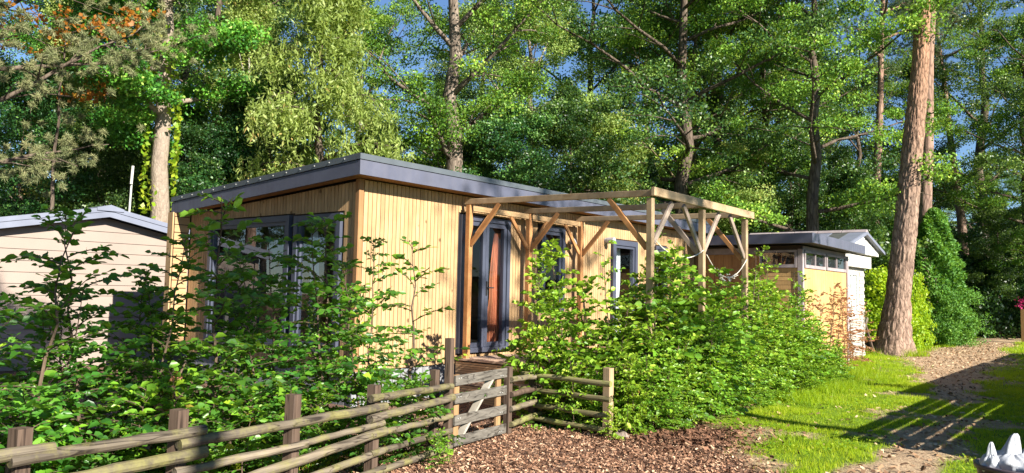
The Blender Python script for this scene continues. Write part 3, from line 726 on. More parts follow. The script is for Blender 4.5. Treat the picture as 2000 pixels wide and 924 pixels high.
for i, (lx, ly) in enumerate(((.95, -2.35), (1.45, -2.35), (.95, -1.85), (1.45, -1.85))):
    mb = MB(); mb.beam((lx, ly, DZ), (lx, ly, DZ+(.44 if ly < -2 else .92)), .04, .04); part('leg', mb, M['white'], gc)
for k in range(5):
    mb = MB(); mb.box(.95, 1.45, -2.36+k*.10, -2.36+k*.10+.08, DZ+.442, DZ+.462); part('seat_slat', mb, M['white'], gc)
for k in range(5):
    mb = MB(); mb.box(.972, 1.428, -1.865, -1.845, DZ+.52+k*.085, DZ+.585+k*.085); part('back_slat', mb, M['white'], gc)

# ------------------------------------------------------------------ log rail fence, gate, posts
RR = random.Random(11)
def post(mb, x, y, z1, w_=.085, lean=(0, 0), rot=0):
    mb.beam((x, y, -.15), (x+lean[0]*z1, y+lean[1]*z1, z1), w_, w_, .006, up=(math.cos(rot), math.sin(rot), 0)); return mb
def log(mb, p, q, r0, r1):
    p, q = Vector(p), Vector(q); n_ = 9
    pts = [p.lerp(q, k/n_)+Vector((0, RR.uniform(-.004, .004), RR.uniform(-.005, .005)))*(0 < k < n_) for k in range(n_+1)]
    return mb.tube(pts, [(r0+(r1-r0)*k/n_)*.80*RR.uniform(.95, 1.05) for k in range(n_+1)], 12, .035, RR)
lf = thing('log_rail_fence', 'low weathered log rail fence with square brown posts in front of the hedge', 'fence', (-6.4, -3.1, 0))
LP = [(-8.235, -3.355), (-7.301, -3.267), (-6.391, -3.198), (-5.511, -3.076), (-9.2, -3.45)]
for (x_, y_), ht in zip(LP, (.755, .75, .76, .75, .75)):
    part('post', post(MB(), x_, y_, ht, .088, (.012, -.006), .3), M['post'], lf)
def fy(x_): return float(np.interp(x_, [-9.3, -8.235, -7.301, -6.391, -5.511, -4.386], [-3.46, -3.355, -3.267, -3.198, -3.076, -2.845]))
def rail(x0, z0, x1, z1, r0=.042, r1=.045, off=-.085):
    part('rail', log(MB(), (x0, fy(x0)+off, z0), (x1, fy(x1)+off, z1), r0, r1), M['rail'], lf)
rail(-10.1, .60, -8.08, .635); rail(-10.1, .36, -8.10, .40)
rail(-8.30, .60, -7.15, .615, .044, .042); rail(-8.48, .44, -7.14, .475, .043, .05); rail(-8.40, .18, -7.2, .22)
rail(-7.33, .545, -5.42, .575, .045, .043); rail(-7.35, .375, -6.30, .40, .036, .036); rail(-7.31, .19, -5.42, .37, .044, .046)
rail(-6.46, .405, -5.45, .44, .028, .034); rail(-6.50, .13, -5.44, .215, .036, .036); rail(-5.75, .06, -5.42, .075, .03, .03)
rail(-5.62, .655, -4.40, .64, .040, .036); rail(-5.62, .49, -4.38, .535, .044, .042); rail(-5.60, .36, -4.40, .36, .034, .032)
rail(-5.60, .21, -4.40, .225, .034, .032); rail(-5.56, .05, -4.40, .075, .036, .036)
tp = thing('gate_post', 'tall slim brown post at the hinge side of the open gate', 'post', (-4.36, -2.83, 0))
part('tall_post', post(MB(), -4.36, -2.85, 1.09, .07, (0, 0), .2), M['post'], tp)
part('side_post', post(MB(), -4.42, -2.72, .78, .075, (0, 0), .2), M['post'], tp)
bp_ = thing('low_post', 'short dark brown post leaning behind the last rails beside the gate', 'post', (-4.62, -2.55, 0))
part('stake', post(MB(), -4.62, -2.55, .62, .08), M['post'], bp_)
mb = MB(); mb.beam((-5.35, -2.72, -.05), (-4.62, -2.62, .56), .03, .10, up=(0, 1, 0)); solo('pale_plank', mb, M['gatebrace'], 'pale weathered plank leaning diagonally behind the log rails', 'plank', (-5.3, -2.7, 0))
# gate
ga, gb = Vector((-4.31, -2.86, 0)), Vector((-3.33, -2.70, 0)); gd = (gb-ga).normalized(); gn = Vector((gd.y, -gd.x, 0))
gt = thing('garden_gate', 'grey plank gate with four boards and a pale diagonal brace', 'gate', tuple((ga+gb)/2))
for i, zz in enumerate((.68, .50, .295, .095)):
    mb = MB(); dz = RR.uniform(-.006, .006)
    mb.beam(ga+gn*.02+Vector((0, 0, zz+dz)), gb+gn*.02+Vector((0, 0, zz-dz)), .022, .10, .004); part('plank', mb, M['gate'], gt)
for t in (.07, .88):
    p = ga.lerp(gb, t); mb = MB(); mb.beam(p-gn*.012+Vector((0, 0, .05)), p-gn*.012+Vector((0, 0, .73)), .085, .03, .004, up=gn); part('upright', mb, M['gateup'], gt)
mb = MB(); mb.beam(ga.lerp(gb, .13)-gn*.015+Vector((0, 0, .10)), ga.lerp(gb, .80)-gn*.015+Vector((0, 0, .70)), .024, .085, .004, up=gn); part('brace', mb, M['gatebrace'], gt)
nl = MB()
for i, zz in enumerate((.68, .50, .295, .095)):
    for t in (.05, .09, .86, .90):
        p = ga.lerp(gb, t)+gn*.033+Vector((0, 0, zz+.02*(1 if int(t*100) % 2 else -1))); nl.tube([p, p+gn*.004], .006, 6)
part('nail_heads', nl, M['steel'], gt, kind='stuff')
# fence behind the gate and on its right
rfn = thing('mossy_rail_fence', 'short mossy log fence that turns a corner beside the gate', 'fence', (-2.5, -3.0, 0))
part('post', post(MB(), -3.22, -2.66, .735, .075, (0, 0), .2), M['post'], rfn)
part('post', post(MB(), -2.50, -2.46, .74, .085), M['post'], rfn)
part('post', post(MB(), -2.45, -3.46, .735, .09), M['postpale'], rfn)
for z0, z1, key in ((.60, .56, 'rail'), (.44, .42, 'post'), (.285, .27, 'rail'), (.12, .115, 'railmoss')):
    part('rail', log(MB(), (-3.24, -2.72, z0), (-2.46, -2.53, z1+.02), .038, .042), M[key], rfn)
for z0, z1 in ((.595, .575), (.425, .405), (.255, .225), (.10, .075)):
    part('rail', log(MB(), (-2.60, -2.36, z0), (-2.56, -3.56, z1), .036, .04), M['railmoss'], rfn)
mb = MB(); mb.lathe([(0, .07), (.05, .06), (.08, .02), (.07, -.02)], (-2.42, -3.62, .0), 9)
for i, v in enumerate(mb.V): mb.V[i] = (v[0]+RR.uniform(-.02, .02), v[1]+RR.uniform(-.02, .02), v[2]*RR.uniform(.7, 1.2))
solo('stone', mb, M['cream'], 'pale stone lying at the foot of the pale fence post', 'stone', (-2.42, -3.62, 0))

# ------------------------------------------------------------------ cream chalet at the left
cx0, cx1, cy, czr, csl = -6.40, -.15, 7.40, 3.03, .20
cmid = (cx0+cx1)/2
lc = thing('cream_chalet', 'cream boarded chalet with a low gable and pale grey roof edge', 'chalet', (cmid, cy, 0))
body = MB(); hw_ = (cx1-cx0)/2; ze = czr-csl*hw_-.20
body.prism([(cx0, cy+.03, 0), (cx1, cy+.03, 0), (cx1, cy+.03, ze), (cmid, cy+.03, czr-.20), (cx0, cy+.03, ze)], (0, 8, 0))
cw = part('wall', body, M['cream'], lc)
z = .1
while z < czr-.24:
    zt = min(z+.196, czr-.22)
    def span(zz): return hw_-.0 if zz <= ze else max(.05, (czr-.20-zz)/csl)
    a0, a1 = span(z), span(zt); mb = MB()
    mb.prism([(cmid-a0, cy, z), (cmid+a0, cy, z), (cmid+a1, cy+.012, zt), (cmid-a1, cy+.012, zt)], (0, .028, 0)); part('board', mb, M['cream'], cw); z += .205
for y0 in np.arange(cy+.1, cy+7.9, 1.3):
    for z0 in np.arange(.1, ze-.1, .205):
        if y0 < cy+2.6: piece('board', 'cream', cw, cx0-.022, cx0, y0, y0+1.29, z0, z0+.196)
mb = MB(); mb.box(cx0-.035, cx0+.06, cy-.035, cy-.001, 0, ze+.02); part('corner_trim', mb, M['cream'], lc)
for s, nm in ((-1, 'l'), (1, 'r')):
    e = cmid+s*(hw_+.22); zr, zee = czr, czr-csl*(hw_+.22)
    mb = MB(); mb.prism([(cmid, cy-.22, zr-.03), (e, cy-.22, zee-.03), (e, cy-.22, zee-.13), (cmid, cy-.22, zr-.13)], (0, 8.4, 0)); ro = part('roof', mb, M['chroof'], lc)
    mb = MB(); mb.prism([(cmid, cy-.26, zr+.0), (e, cy-.26, zee+.0), (e, cy-.26, zee-.085), (cmid, cy-.26, zr-.085)], (0, .037, 0)); part('fascia', mb, M['chroof'], ro)
    mb = MB(); mb.prism([(cmid, cy-.245, zr-.09), (e, cy-.245, zee-.09), (e, cy-.245, zee-.20), (cmid, cy-.245, zr-.20)], (0, .022, 0)); part('fascia', mb, M['chroof'], ro)
mb = MB(); mb.prism([(cmid-.25, cy-.28, czr-.04), (cmid, cy-.28, czr+.03), (cmid+.25, cy-.28, czr-.04), (cmid+.25, cy-.28, czr-.09), (cmid-.25, cy-.28, czr-.09)], (0, .9, 0)); part('ridge_cap', mb, M['chroof'], lc)
lp_ = thing('lamp_post', 'thin pale pole with a tube lamp rising behind the cream chalet', 'lamp post', tuple(at(243, 21)))
p0 = at(243, 21); mb = MB(); mb.tube([p0, p0+Vector((.1, 0, 4.75))], [.032, .026], 8); part('pole', mb, M['steel'], lp_)
mb = MB(); mb.tube([p0+Vector((.06, -.05, 4.3)), p0+Vector((.08, -.05, 4.8))], .035, 8); part('lamp', mb, M['white'], lp_)

# ------------------------------------------------------------------ brown shed behind the pergola
sx, sy, sx1, sy1 = 6.90, -2.45, 10.1, .6
sh = thing('brown_shed', 'brown flat roofed shed with high windows and a yellow boarded side', 'shed', (8.4, -1.0, 0))
mb = MB(); mb.box(sx+.03, sx1, sy+.03, sy1, 0, 2.70); sw = part('wall', mb, M['membrane'], sh)
yy = sy+.93
while yy < sy1-.05:
    piece('board', 'shedv', sw, sx, sx+.025, yy, yy+.205, .1, 2.52); yy += .212
z = .1
while z < 2.22:
    piece('board', 'shedy', sw, sx+.002, sx+.027, sy+.09, sy+.92, z, z+.085); z += .092
xx = sx+.09
while xx < sx1-.05:
    piece('board', 'shedy', sw, xx, min(xx+.295, sx1), sy, sy+.026, .05, 2.22); xx += .30
mb = MB(); mb.box(sx-.02, sx+.085, sy-.02, sy+.085, 0, 2.62); part('corner_post', mb, M['mauve'], sh)
mb = MB(); mb.box(sx1-.02, sx1+.09, sy-.03, sy+.05, 0, 2.62); part('corner_post', mb, M['mauve'], sh)
mb = MB(); mb.box(sx, sx+.024, sy+.93, sy1, 2.525, 2.66); mb.box(sx+.09, sx1-.03, sy+.0, sy+.024, 2.61, 2.69); part('lintel', mb, M['mauve'], sh)
def shedwin(u0, u1, side, panes):
    f = MB(); f_ = .05
    def bx(mb, a0, a1, d0, d1, w0, w1):
        if side: mb.box(a0, a1, sy+d0, sy+d1, w0, w1)
        else: mb.box(sx+d0, sx+d1, a0, a1, w0, w1)
    bx(f, u0, u0+f_, -.03, .03, 2.22, 2.60); bx(f, u1-f_, u1, -.03, .03, 2.22, 2.60); bx(f, u0+f_, u1-f_, -.028, .03, 2.55, 2.60); bx(f, u0+f_, u1-f_, -.028, .03, 2.22, 2.29)
    w_ = (u1-u0-2*f_)/panes
    for k in range(1, panes): bx(f, u0+f_+k*w_-.02, u0+f_+k*w_+.02, -.024, .03, 2.29, 2.55)
    fo = part('window', f, M['mauve'], sh)
    for k in range(panes):
        p = MB(); bx(p, u0+f_+k*w_+(.02 if k else 0), u0+f_+(k+1)*w_-(.02 if k < panes-1 else 0), .0, .004, 2.29, 2.55); part('pane', p, M['glass'], fo)
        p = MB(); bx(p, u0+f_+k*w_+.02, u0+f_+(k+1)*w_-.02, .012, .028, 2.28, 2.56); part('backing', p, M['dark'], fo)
shedwin(sx+.12, sx+1.55, True, 2); shedwin(sx+1.62, sx1-.06, True, 2); shedwin(sy+.10, sy+.92, False, 1)
mb = MB(); mb.prism([(6.48, -2.78, 2.735), (10.35, -2.78, 2.70), (10.35, -2.78, 2.88), (6.48, -2.78, 2.915)], (0, 3.9, 0)); ro = part('roof', mb, M['roofgreen'], sh)
mb = MB(); mb.box(6.44, 6.478, -2.82, 1.1, 2.715, 2.925); part('fascia', mb, M['fascia'], ro)
mb = MB(); mb.prism([(6.481, -2.82, 2.72), (10.4, -2.82, 2.685), (10.4, -2.82, 2.89), (6.481, -2.82, 2.928)], (0, .037, 0)); part('fascia', mb, M['fascia'], ro)

# ------------------------------------------------------------------ white hut beyond the shed
hx0, hx1, hy = 10.45, 13.45, -2.0
wh = thing('white_hut', 'white painted hut with an overhanging gable and a tiled grey roof', 'hut', (12.0, hy, 0))
mb = MB(); mb.box(hx0, hx1, hy+.02, 1.5, 0, 2.44); ww_ = part('wall', mb, M['mortar'], wh)
bk = 0
for r_ in range(24):
    for c in range(11):
        x0 = hx0+c*.28-(.14 if r_ % 2 else 0); x1 = min(x0+.268, hx1); x0 = max(x0, hx0); z0 = .02+r_*.10
        if x1-x0 < .04 or (x1 > 11.0 and x0 < 12.75 and z0 > .95 and z0 < 2.32): continue
        piece('brick', 'whitebrick', ww_, x0, x1, hy, hy+.03, z0, z0+.09)
f = MB(); u0, u1, z0, z1 = 11.05, 12.7, 1.0, 2.32
f.box(u0, u0+.09, hy-.03, hy+.03, z0, z1); f.box(u1-.09, u1, hy-.03, hy+.03, z0, z1); f.box(u0+.09, u1-.09, hy-.028, hy+.03, z1-.09, z1); f.box(u0+.09, u1-.09, hy-.028, hy+.03, z0, z0+.08); f.box(12.1, 12.18, hy-.025, hy+.03, z0+.08, z1-.09)
fo = part('window', f, M['white'], wh)
for a0, a1 in ((u0+.09, 12.1), (12.18, u1-.09)):
    p = MB(); p.box(a0, a1, hy-.004, hy, z0+.08, z1-.09); part('pane', p, M['glassthin'], fo)
    p = MB(); p.box(a0, a1, hy+.012, hy+.018, z0+.08, z1-.09); part('net_blind', p, M['net'], fo)
vr = MB(); rv_ = random.Random(4)
for k in range(16):
    xa, za = rv_.uniform(u0+.15, 12.0), rv_.uniform(1.15, 1.7); vr.tube([(xa, hy-.012, za), (xa+rv_.uniform(-.1, .2), hy-.014, za+.25), (xa+rv_.uniform(-.2, .35), hy-.012, za+.45)], .008, 4)
part('branch_tracery', vr, M['steel'], fo)
for k in range(2):
    mb = MB(); mb.box(hx0-.1, hx1+.16, hy-.14, hy+.3, 2.445+k*.165, 2.60+k*.165); part('eave_board', mb, M['white'], wh)
hm, hz = 12.5, 3.42
mb = MB(); mb.prism([(10.9, hy-.20, 2.80), (14.1, hy-.20, 2.80), (14.1, hy-.20, 3.02), (hm, hy-.20, hz-.08), (10.9, hy-.20, 3.02)], (0, 3.2, 0)); gbx = part('gable', mb, M['white'], wh)
for k in range(9):
    x0 = 10.92+k*.353; xm = x0+.17; zt = 3.02+(hz-.08-3.02)*(1-abs(xm-hm)/1.6)-.05
    piece('gable_board', 'white', gbx, x0, x0+.345, hy-.222, hy-.2, 2.81, zt-.02)
for s in (-1, 1):
    e = hm+s*1.85; mb = MB(); mb.prism([(hm, hy-.34, hz), (e, hy-.34, hz-.47), (e, hy-.34, hz-.55), (hm, hy-.34, hz-.08)], (0, 3.5, 0)); ro = part('roof', mb, M['chroof'], wh)
    for k in range(8):
        mb = MB(); y0 = hy-.32+k*.43; mb.prism([(hm, y0, hz+.012), (e, y0, hz-.458), (e, y0, hz-.468), (hm, y0, hz+.002)], (0, .40, 0)); part('roof_sheet', mb, M['roofgreen'] if s < 0 and k % 3 == 1 else M['chroof'], ro)
for k in range(5):
    mb = MB(); y0 = hy-.33+k*.66; mb.prism([(hm-.16, y0, hz-.02), (hm, y0, hz+.06), (hm+.16, y0, hz-.02)], (0, .63, 0)); part('ridge_tile', mb, M['mauve'], wh)

# ------------------------------------------------------------------ what stands right of the frame and throws its shade over the lawn
def screen(name, label, x0, x1, y, ztop, gaps, pitch, gapw):
    t = thing(name, label, 'screen', ((x0+x1)/2, y, 0))
    z = ztop-.02
    for k in range(gaps+1):
        z0 = z-(pitch-gapw[k]) if k < gaps else .03
        piece('board', 'rail', t, x0, x1, y, y+.02, z0, z); z = z-pitch
    for px in np.linspace(x0, x1, 3):
        wd = .35 if abs(px-(x0+x1)/2) < .1 else .09
        mb = MB(); mb.beam((px, y-.05, -.1), (px, y-.05, ztop+.02), wd, .09, up=(0, 1, 0)); part('post', mb, M['post'], t)
screen('slatted_screen', 'board screen with narrow gaps at the edge of the lawn', -1.15, 4.0, -8.5, 1.74, 5, .1115, (.017, .028, .017, .022, .028))
screen('slatted_screen', 'taller board screen with narrow gaps farther along the lawn', 13.5, 18.2, -8.5, 2.0, 2, .135, (.014, .016))
kb = thing('garden_cabin', 'closed wooden cabin beside the lawn', 'cabin', (8.6, -9.6, 0))
mb = MB(); mb.box(3.75, 13.2, -10.8, -8.62, 0, 1.98); part('wall', mb, M['shedv'], kb)
mb = MB(); mb.box(3.65, 13.3, -10.9, -8.56, 1.983, 2.06); part('roof', mb, M['roofgreen'], kb)

# ------------------------------------------------------------------ tub with carrier bags
tx, ty = at(1985, 5.55)[:2]
tubz = .40
tb2 = thing('plant_tub', 'round dark tub standing by the lawn and holding white carrier bags', 'tub', (tx, ty, 0))
mb = MB(); mb.lathe([(0, 0), (.20, 0), (.235, .05), (.27, tubz-.03), (.285, tubz-.03), (.29, tubz), (.265, tubz), (.25, tubz-.06), (0, tubz-.07)], (tx, ty, 0), 40); part('shell', mb, M['tub'], tb2, smooth=True)
def bag(label, ox, oy, rr, hgt, ears, seed):
    """slack plastic bag: crumpled sack with soft folds and strap handles standing up from its rim"""
    mb = MB(); nu, nv = 56, 18; vs = []
    for j in range(nv+1):
        t = j/nv
        for i in range(nu):
            a = 2*PI*i/nu; cr = mnoise.noise(Vector((math.cos(a)*2.2+seed, math.sin(a)*2.2, t*2.6)))*.30+mnoise.noise(Vector((math.cos(a)*6+seed, math.sin(a)*6, t*4)))*.12
            rad = rr*(.55+.5*math.sin(PI*min(1, t*1.05))**.6-.45*max(0, t-.75)*2)*(1+cr)
            vs.append((tx+ox+math.cos(a)*rad, ty+oy+math.sin(a)*rad, tubz-.06+hgt*t*(1+cr*.5)))
    k = nv*nu; vs.append((tx+ox, ty+oy, tubz-.06+hgt*.86))
    mb.add(vs, [(j*nu+i, j*nu+(i+1) % nu, (j+1)*nu+(i+1) % nu, (j+1)*nu+i) for j in range(nv) for i in range(nu)]+[(k+i, k+(i+1) % nu, len(vs)-1) for i in range(nu)])
    for (ex, ey, eh, ew, ln) in ears:      # straps: tapering pleated sleeves
        vs = []; n2, m2 = 18, 10; dx, dy = right_h[0], right_h[1]; fx, fy_ = fwd_h[0], fwd_h[1]
        for j in range(m2+1):
            t = j/m2; wd = ew*(1-.74*t**1.1)*(1 if j < m2 else .6)
            cx_, cy_ = ex+ln*t*t, ey
            for i in range(n2):
                a = 2*PI*i/n2; pl = 1+.38*math.sin(a*5+seed+t*2.5)
                u, v = math.cos(a)*wd*pl, math.sin(a)*wd*.45*pl
                vs.append((tx+ox+dx*(cx_+u)+fx*(cy_+v), ty+oy+dy*(cx_+u)+fy_*(cy_+v), tubz-.06+hgt*.62+eh*t))
        mb.add(vs, [(j*n2+i, j*n2+(i+1) % n2, (j+1)*n2+(i+1) % n2, (j+1)*n2+i) for j in range(m2) for i in range(n2)]+[tuple(range(m2*n2, m2*n2+n2))])
    return solo('carrier_bag', mb, M['plastic'], label, 'plastic bag', (tx+ox, ty+oy, tubz-.06), smooth=True)
rv = Vector(right_h)
bag('smaller white plastic bag with one upright handle in the dark tub', -rv.x*.205, -rv.y*.205, .07, .13, [(-.005, 0, .14, .042, .008)], 2)
bag('larger white plastic bag with a tall peaked handle in the dark tub', -rv.x*.05, -rv.y*.05, .145, .15, [(-.015, 0, .19, .075, .035), (.095, .02, .11, .045, .035)], 6)
rr_ = np.random.default_rng(8)
hb = thing('potted_herb', 'small green herb tucked beside the bags in the tub', 'plant', (tx+rv.x*.16, ty+rv.y*.16, tubz-.06))
P = np.array([tx+rv.x*.15, ty+rv.y*.15, tubz+.02])-np.array(fwd_h)*.08+rr_.normal(0, (.03, .03, .03), (60, 3)); V, Qd = leaf_quads(P, rr_, .05, .025)
link('foliage', fast_mesh('herb', V-np.array(BASE[hb.name]), Qd, rnd=rr_.random(60)), M['limeleaf'], hb, kind='stuff')
mb = MB(); mb.tube([(tx+rv.x*.16, ty+rv.y*.16, tubz-.06), (tx+rv.x*.15, ty+rv.y*.15, tubz+.05)], .006, 5); part('stem', mb, M['twig'], hb)

# ------------------------------------------------------------------ beech hedges
def sapling_mesh(seed, H, dens, L=.075, W=.05, reach=.55, twigs=3, base=.10, nstem=1, top=0.12):
    r = np.random.default_rng(seed); mb = MB(); P, T, NN = [], [], []
    for sidx in range(nstem):
        ox, oy = (0, 0) if nstem == 1 else r.normal(0, .10, 2)
        lean = r.normal(0, .06, 2); hh = H*(1 if sidx == 0 else r.uniform(.6, .95)); k = 9
        st = [Vector((ox+lean[0]*hh*t+r.normal(0, .012), oy+lean[1]*hh*t+r.normal(0, .012), hh*t-.03)) for t in np.linspace(0, 1, k+1)]
        mb.tube(st, [.017*(1-.85*i/k)*(H/2)**.7 for i in range(k+1)], 6)
        nb = int(hh*dens/nstem**.5)
        for i in range(nb):
            t = base+(1-base)*(i+r.random()*.8)/nb; t = min(t, .985)
            q = min(int(t*k), k-1); o = st[q].lerp(st[q+1], t*k-q)
            az = i*2.4+r.random()*1.2; ln = (top+reach*(1-t)**.8*(.55+.6*min(1, t*4)))*(.6+.7*r.random())
            el = .25+.5*t+r.normal(0, .2); d = Vector((math.cos(az)*math.cos(el), math.sin(az)*math.cos(el), math.sin(el)))
            pts = [o]
            for s in range(4):
                d = (d+Vector((r.normal(0, .12), r.normal(0, .12), -.13+r.normal(0, .06)))).normalized(); pts.append(pts[-1]+d*ln/4)
            mb.tube(pts, [.006, .005, .004, .003, .0015], 4)
            shoots = [(pts, ln)]
            for s in range(twigs):
                a = .25+.65*(s+r.random())/twigs; qi = min(int(a*4), 3); o2 = pts[qi].lerp(pts[qi+1], a*4-qi); dd = (pts[qi+1]-pts[qi]).normalized()
                sd = Vector((-dd.y, dd.x, 0)).normalized()*(1 if s % 2 else -1); d2 = (dd*.7+sd*.8+Vector((0, 0, r.normal(0, .12)))).normalized(); l2 = ln*.5*(.6+.6*r.random())
                e = o2+d2*l2; mb.tube([o2, e], [.003, .0012], 3); shoots.append(([o2, e], l2))
            for sp, sl_ in shoots:
                nlf = max(2, int(sl_/.036)); m_ = len(sp)-1
                for j in range(nlf):
                    a = (j+.6)/nlf; qi = min(int(a*m_), m_-1); p = sp[qi].lerp(sp[qi+1], a*m_-qi); dd = (sp[qi+1]-sp[qi]).normalized()
                    sd = Vector((-dd.y, dd.x, 0)); sd = (sd.normalized() if sd.length > .05 else Vector((1, 0, 0)))*(1 if j % 2 else -1)
                    tdir = dd*.75+sd*.85+Vector((r.normal(0, .2), r.normal(0, .2), -.12+r.normal(0, .22)))
                    if j == nlf-1: tdir = dd
                    P.append(tuple(p)); T.append(tuple(tdir)); NN.append((r.normal(0, .62), r.normal(0, .62)-.42, .8))
    P, T, NN = np.array(P), np.array(T), np.array(NN)
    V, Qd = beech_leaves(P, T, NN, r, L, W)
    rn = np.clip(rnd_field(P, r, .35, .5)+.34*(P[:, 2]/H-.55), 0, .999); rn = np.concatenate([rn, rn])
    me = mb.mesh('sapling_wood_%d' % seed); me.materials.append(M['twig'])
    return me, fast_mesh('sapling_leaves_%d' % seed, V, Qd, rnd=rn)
def put_sapling(meshes, x, y, rz, s, name, label, cat, group=None, mat='beech'):
    t = thing(name, label, cat, (x, y, -.01), group); t.rotation_euler = (0, 0, rz); t.scale = s if hasattr(s, '__len__') else (s, s, s)
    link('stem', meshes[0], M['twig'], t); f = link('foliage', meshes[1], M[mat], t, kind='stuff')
    f.material_slots[0].link = 'OBJECT'; f.material_slots[0].material = M[mat]; return t
SAP = [sapling_mesh(100+i, 2.2, 16, twigs=3, L=.082, W=.058) for i in range(5)]
SPARSE = [sapling_mesh(120+i, 2.15, 10, reach=.46, twigs=2, L=.075, W=.05) for i in range(3)]
BUSH = [sapling_mesh(140+i, 1.25, 26, reach=.62, twigs=3, base=.05, L=.095, W=.068) for i in range(3)]
hr = random.Random(21)
named = [   # x, y, height, mesh set, label
    (-6.47, -2.30, 2.30, 0, 'tallest beech sapling, its tip crossing the grey roof edge of the wooden chalet'),
    (-7.45, -2.35, 2.08, 1, 'bushy topped beech sapling standing against the gable of the cream chalet'),
    (-7.00, -2.25, 1.95, 2, 'beech sapling whose tip meets the lower right end of the cream gable'),
    (-5.38, -2.30, 2.20, 3, 'beech sapling in front of the square corner window of the wooden chalet'),
    (-5.18, -2.10, 2.28, 4, 'beech sapling in front of the wooden corner trim of the chalet'),
    (-5.95, -2.2, 1.85, 1, 'shorter beech sapling in front of the wide window of the wooden chalet'),
]
for x_, y_, h_, k, lb in named: put_sapling(SAP[k], x_, y_, hr.uniform(0, 6), h_/2.2, 'beech_sapling', lb, 'sapling')
for x_, y_, h_, k, lb in ((-4.62, -2.0, 2.05, 0, 'sparse beech sapling with a bare stem against the sunlit slats, left of the thinner one'),
                          (-4.02, -2.0, 2.10, 1, 'thin sparse beech sapling nearest the tall gate post, against the sunlit slats'),
                          (-7.95, -2.5, 1.95, 2, 'thin beech shoot with few leaves before the far left of the cream gable')):
    put_sapling(SAP[3] if k == 0 else SPARSE[k], x_, y_, hr.uniform(0, 6), (h_/2.15*(.8 if k == 0 else 1.25),)*2+(h_/2.15,), 'beech_sapling', lb, 'sapling')
G_L = 'young beeches making up the shaded hedge behind the log fence'
for x_ in np.arange(-8.9, -4.9, .30):
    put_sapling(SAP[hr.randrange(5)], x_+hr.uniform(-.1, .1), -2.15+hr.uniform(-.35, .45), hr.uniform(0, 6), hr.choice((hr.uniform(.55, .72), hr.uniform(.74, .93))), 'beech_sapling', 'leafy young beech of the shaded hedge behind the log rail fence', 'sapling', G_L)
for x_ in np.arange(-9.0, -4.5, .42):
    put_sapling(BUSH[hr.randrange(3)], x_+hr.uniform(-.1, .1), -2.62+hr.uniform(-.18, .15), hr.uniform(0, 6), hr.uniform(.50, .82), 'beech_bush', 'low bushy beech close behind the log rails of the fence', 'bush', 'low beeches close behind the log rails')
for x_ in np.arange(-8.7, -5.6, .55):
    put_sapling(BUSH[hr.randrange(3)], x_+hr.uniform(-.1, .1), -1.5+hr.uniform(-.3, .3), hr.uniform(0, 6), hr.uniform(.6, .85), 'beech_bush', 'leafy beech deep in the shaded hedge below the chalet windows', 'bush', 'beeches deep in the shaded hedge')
# the denser hedge right of the gate
DENSE = [sapling_mesh(160+i, 2.0, 24, reach=.60, twigs=4, base=.04, nstem=2, L=.092, W=.064) for i in range(5)]
put_sapling(DENSE[0], -2.30, -2.35, 1, (.72, .72, .98), 'hornbeam_plant', 'hedge plant nearest the gate, its thin tip in front of the narrow chalet window', 'hedge plant', None, 'hornbeam')
put_sapling(DENSE[2], -2.18, -2.75, 3, (.72, .72, .86), 'hornbeam_plant', 'leafy hedge plant spilling over the mossy rails behind the corner of the short fence', 'hedge plant', None, 'hornbeam')
put_sapling(DENSE[3], -1.98, -3.1, 4, (.75, .75, .72), 'hornbeam_plant', 'leafy hedge plant growing through the mossy rails close to the pale fence post', 'hedge plant', None, 'hornbeam')
put_sapling(BUSH[0], -2.15, -3.52, 2, (.55, .55, .70), 'hornbeam_plant', 'leafy low hedge plant half hiding the pale fence post', 'hedge plant', None, 'hornbeam')
put_sapling(BUSH[1], -2.42, -3.0, 1, (.5, .5, .62), 'hornbeam_plant', 'low hedge plant hanging over the front of the mossy rails', 'hedge plant', None, 'hornbeam')
put_sapling(DENSE[1], -1.75, -2.6, 2, (1.0, 1.0, 1.08), 'hornbeam_plant', 'bushy hedge plant rising just behind the pale fence post', 'hedge plant', None, 'hornbeam')
put_sapling(SPARSE[2], 2.60, -3.1, .5, 1.10, 'hornbeam_plant', 'upright bare tipped hedge shoot standing against the roof of the brown shed', 'hedge plant', None, 'hornbeam')
put_sapling(SPARSE[0], 2.05, -3.2, 2.5, 1.05, 'hornbeam_plant', 'slender hedge shoot in front of the knotted rope under the pergola', 'hedge plant', None, 'hornbeam')
GR = 'sunlit plants of the dense hedge in front of the terrace'
def htop(x_): return float(np.interp(x_, [-3, -2.0, -1.5, -.9, -.1, .9, 1.6, 2.5, 3.6, 5.0, 6.3], [1.75, 1.60, 1.45, 2.15, 2.15, 1.62, 1.6, 2.1, 1.8, 1.4, .9]))
for row, (y_, a0, a1, st_, f_) in enumerate(((-2.9, -1.6, 5.0, .42, 1.0), (-3.34, -1.75, 5.3, .36, .98), (-3.60, -1.75, 5.6, .36, .66), (-3.75, -1.6, 5.6, .5, .38))):
    for x_ in np.arange(a0, a1, st_*1.12):
        h_ = htop(x_)*f_*hr.uniform(.86, 1.03)
        put_sapling(DENSE[hr.randrange(5)], x_+hr.uniform(-.12, .12), y_+hr.uniform(-.1, .1), hr.uniform(0, 6), (h_/2.0*.95, h_/2.0*.95, h_/2.0), 'hornbeam_plant', 'dense sunlit hedge plant between the pergola terrace and the lawn', 'hedge plant', GR, 'hornbeam')
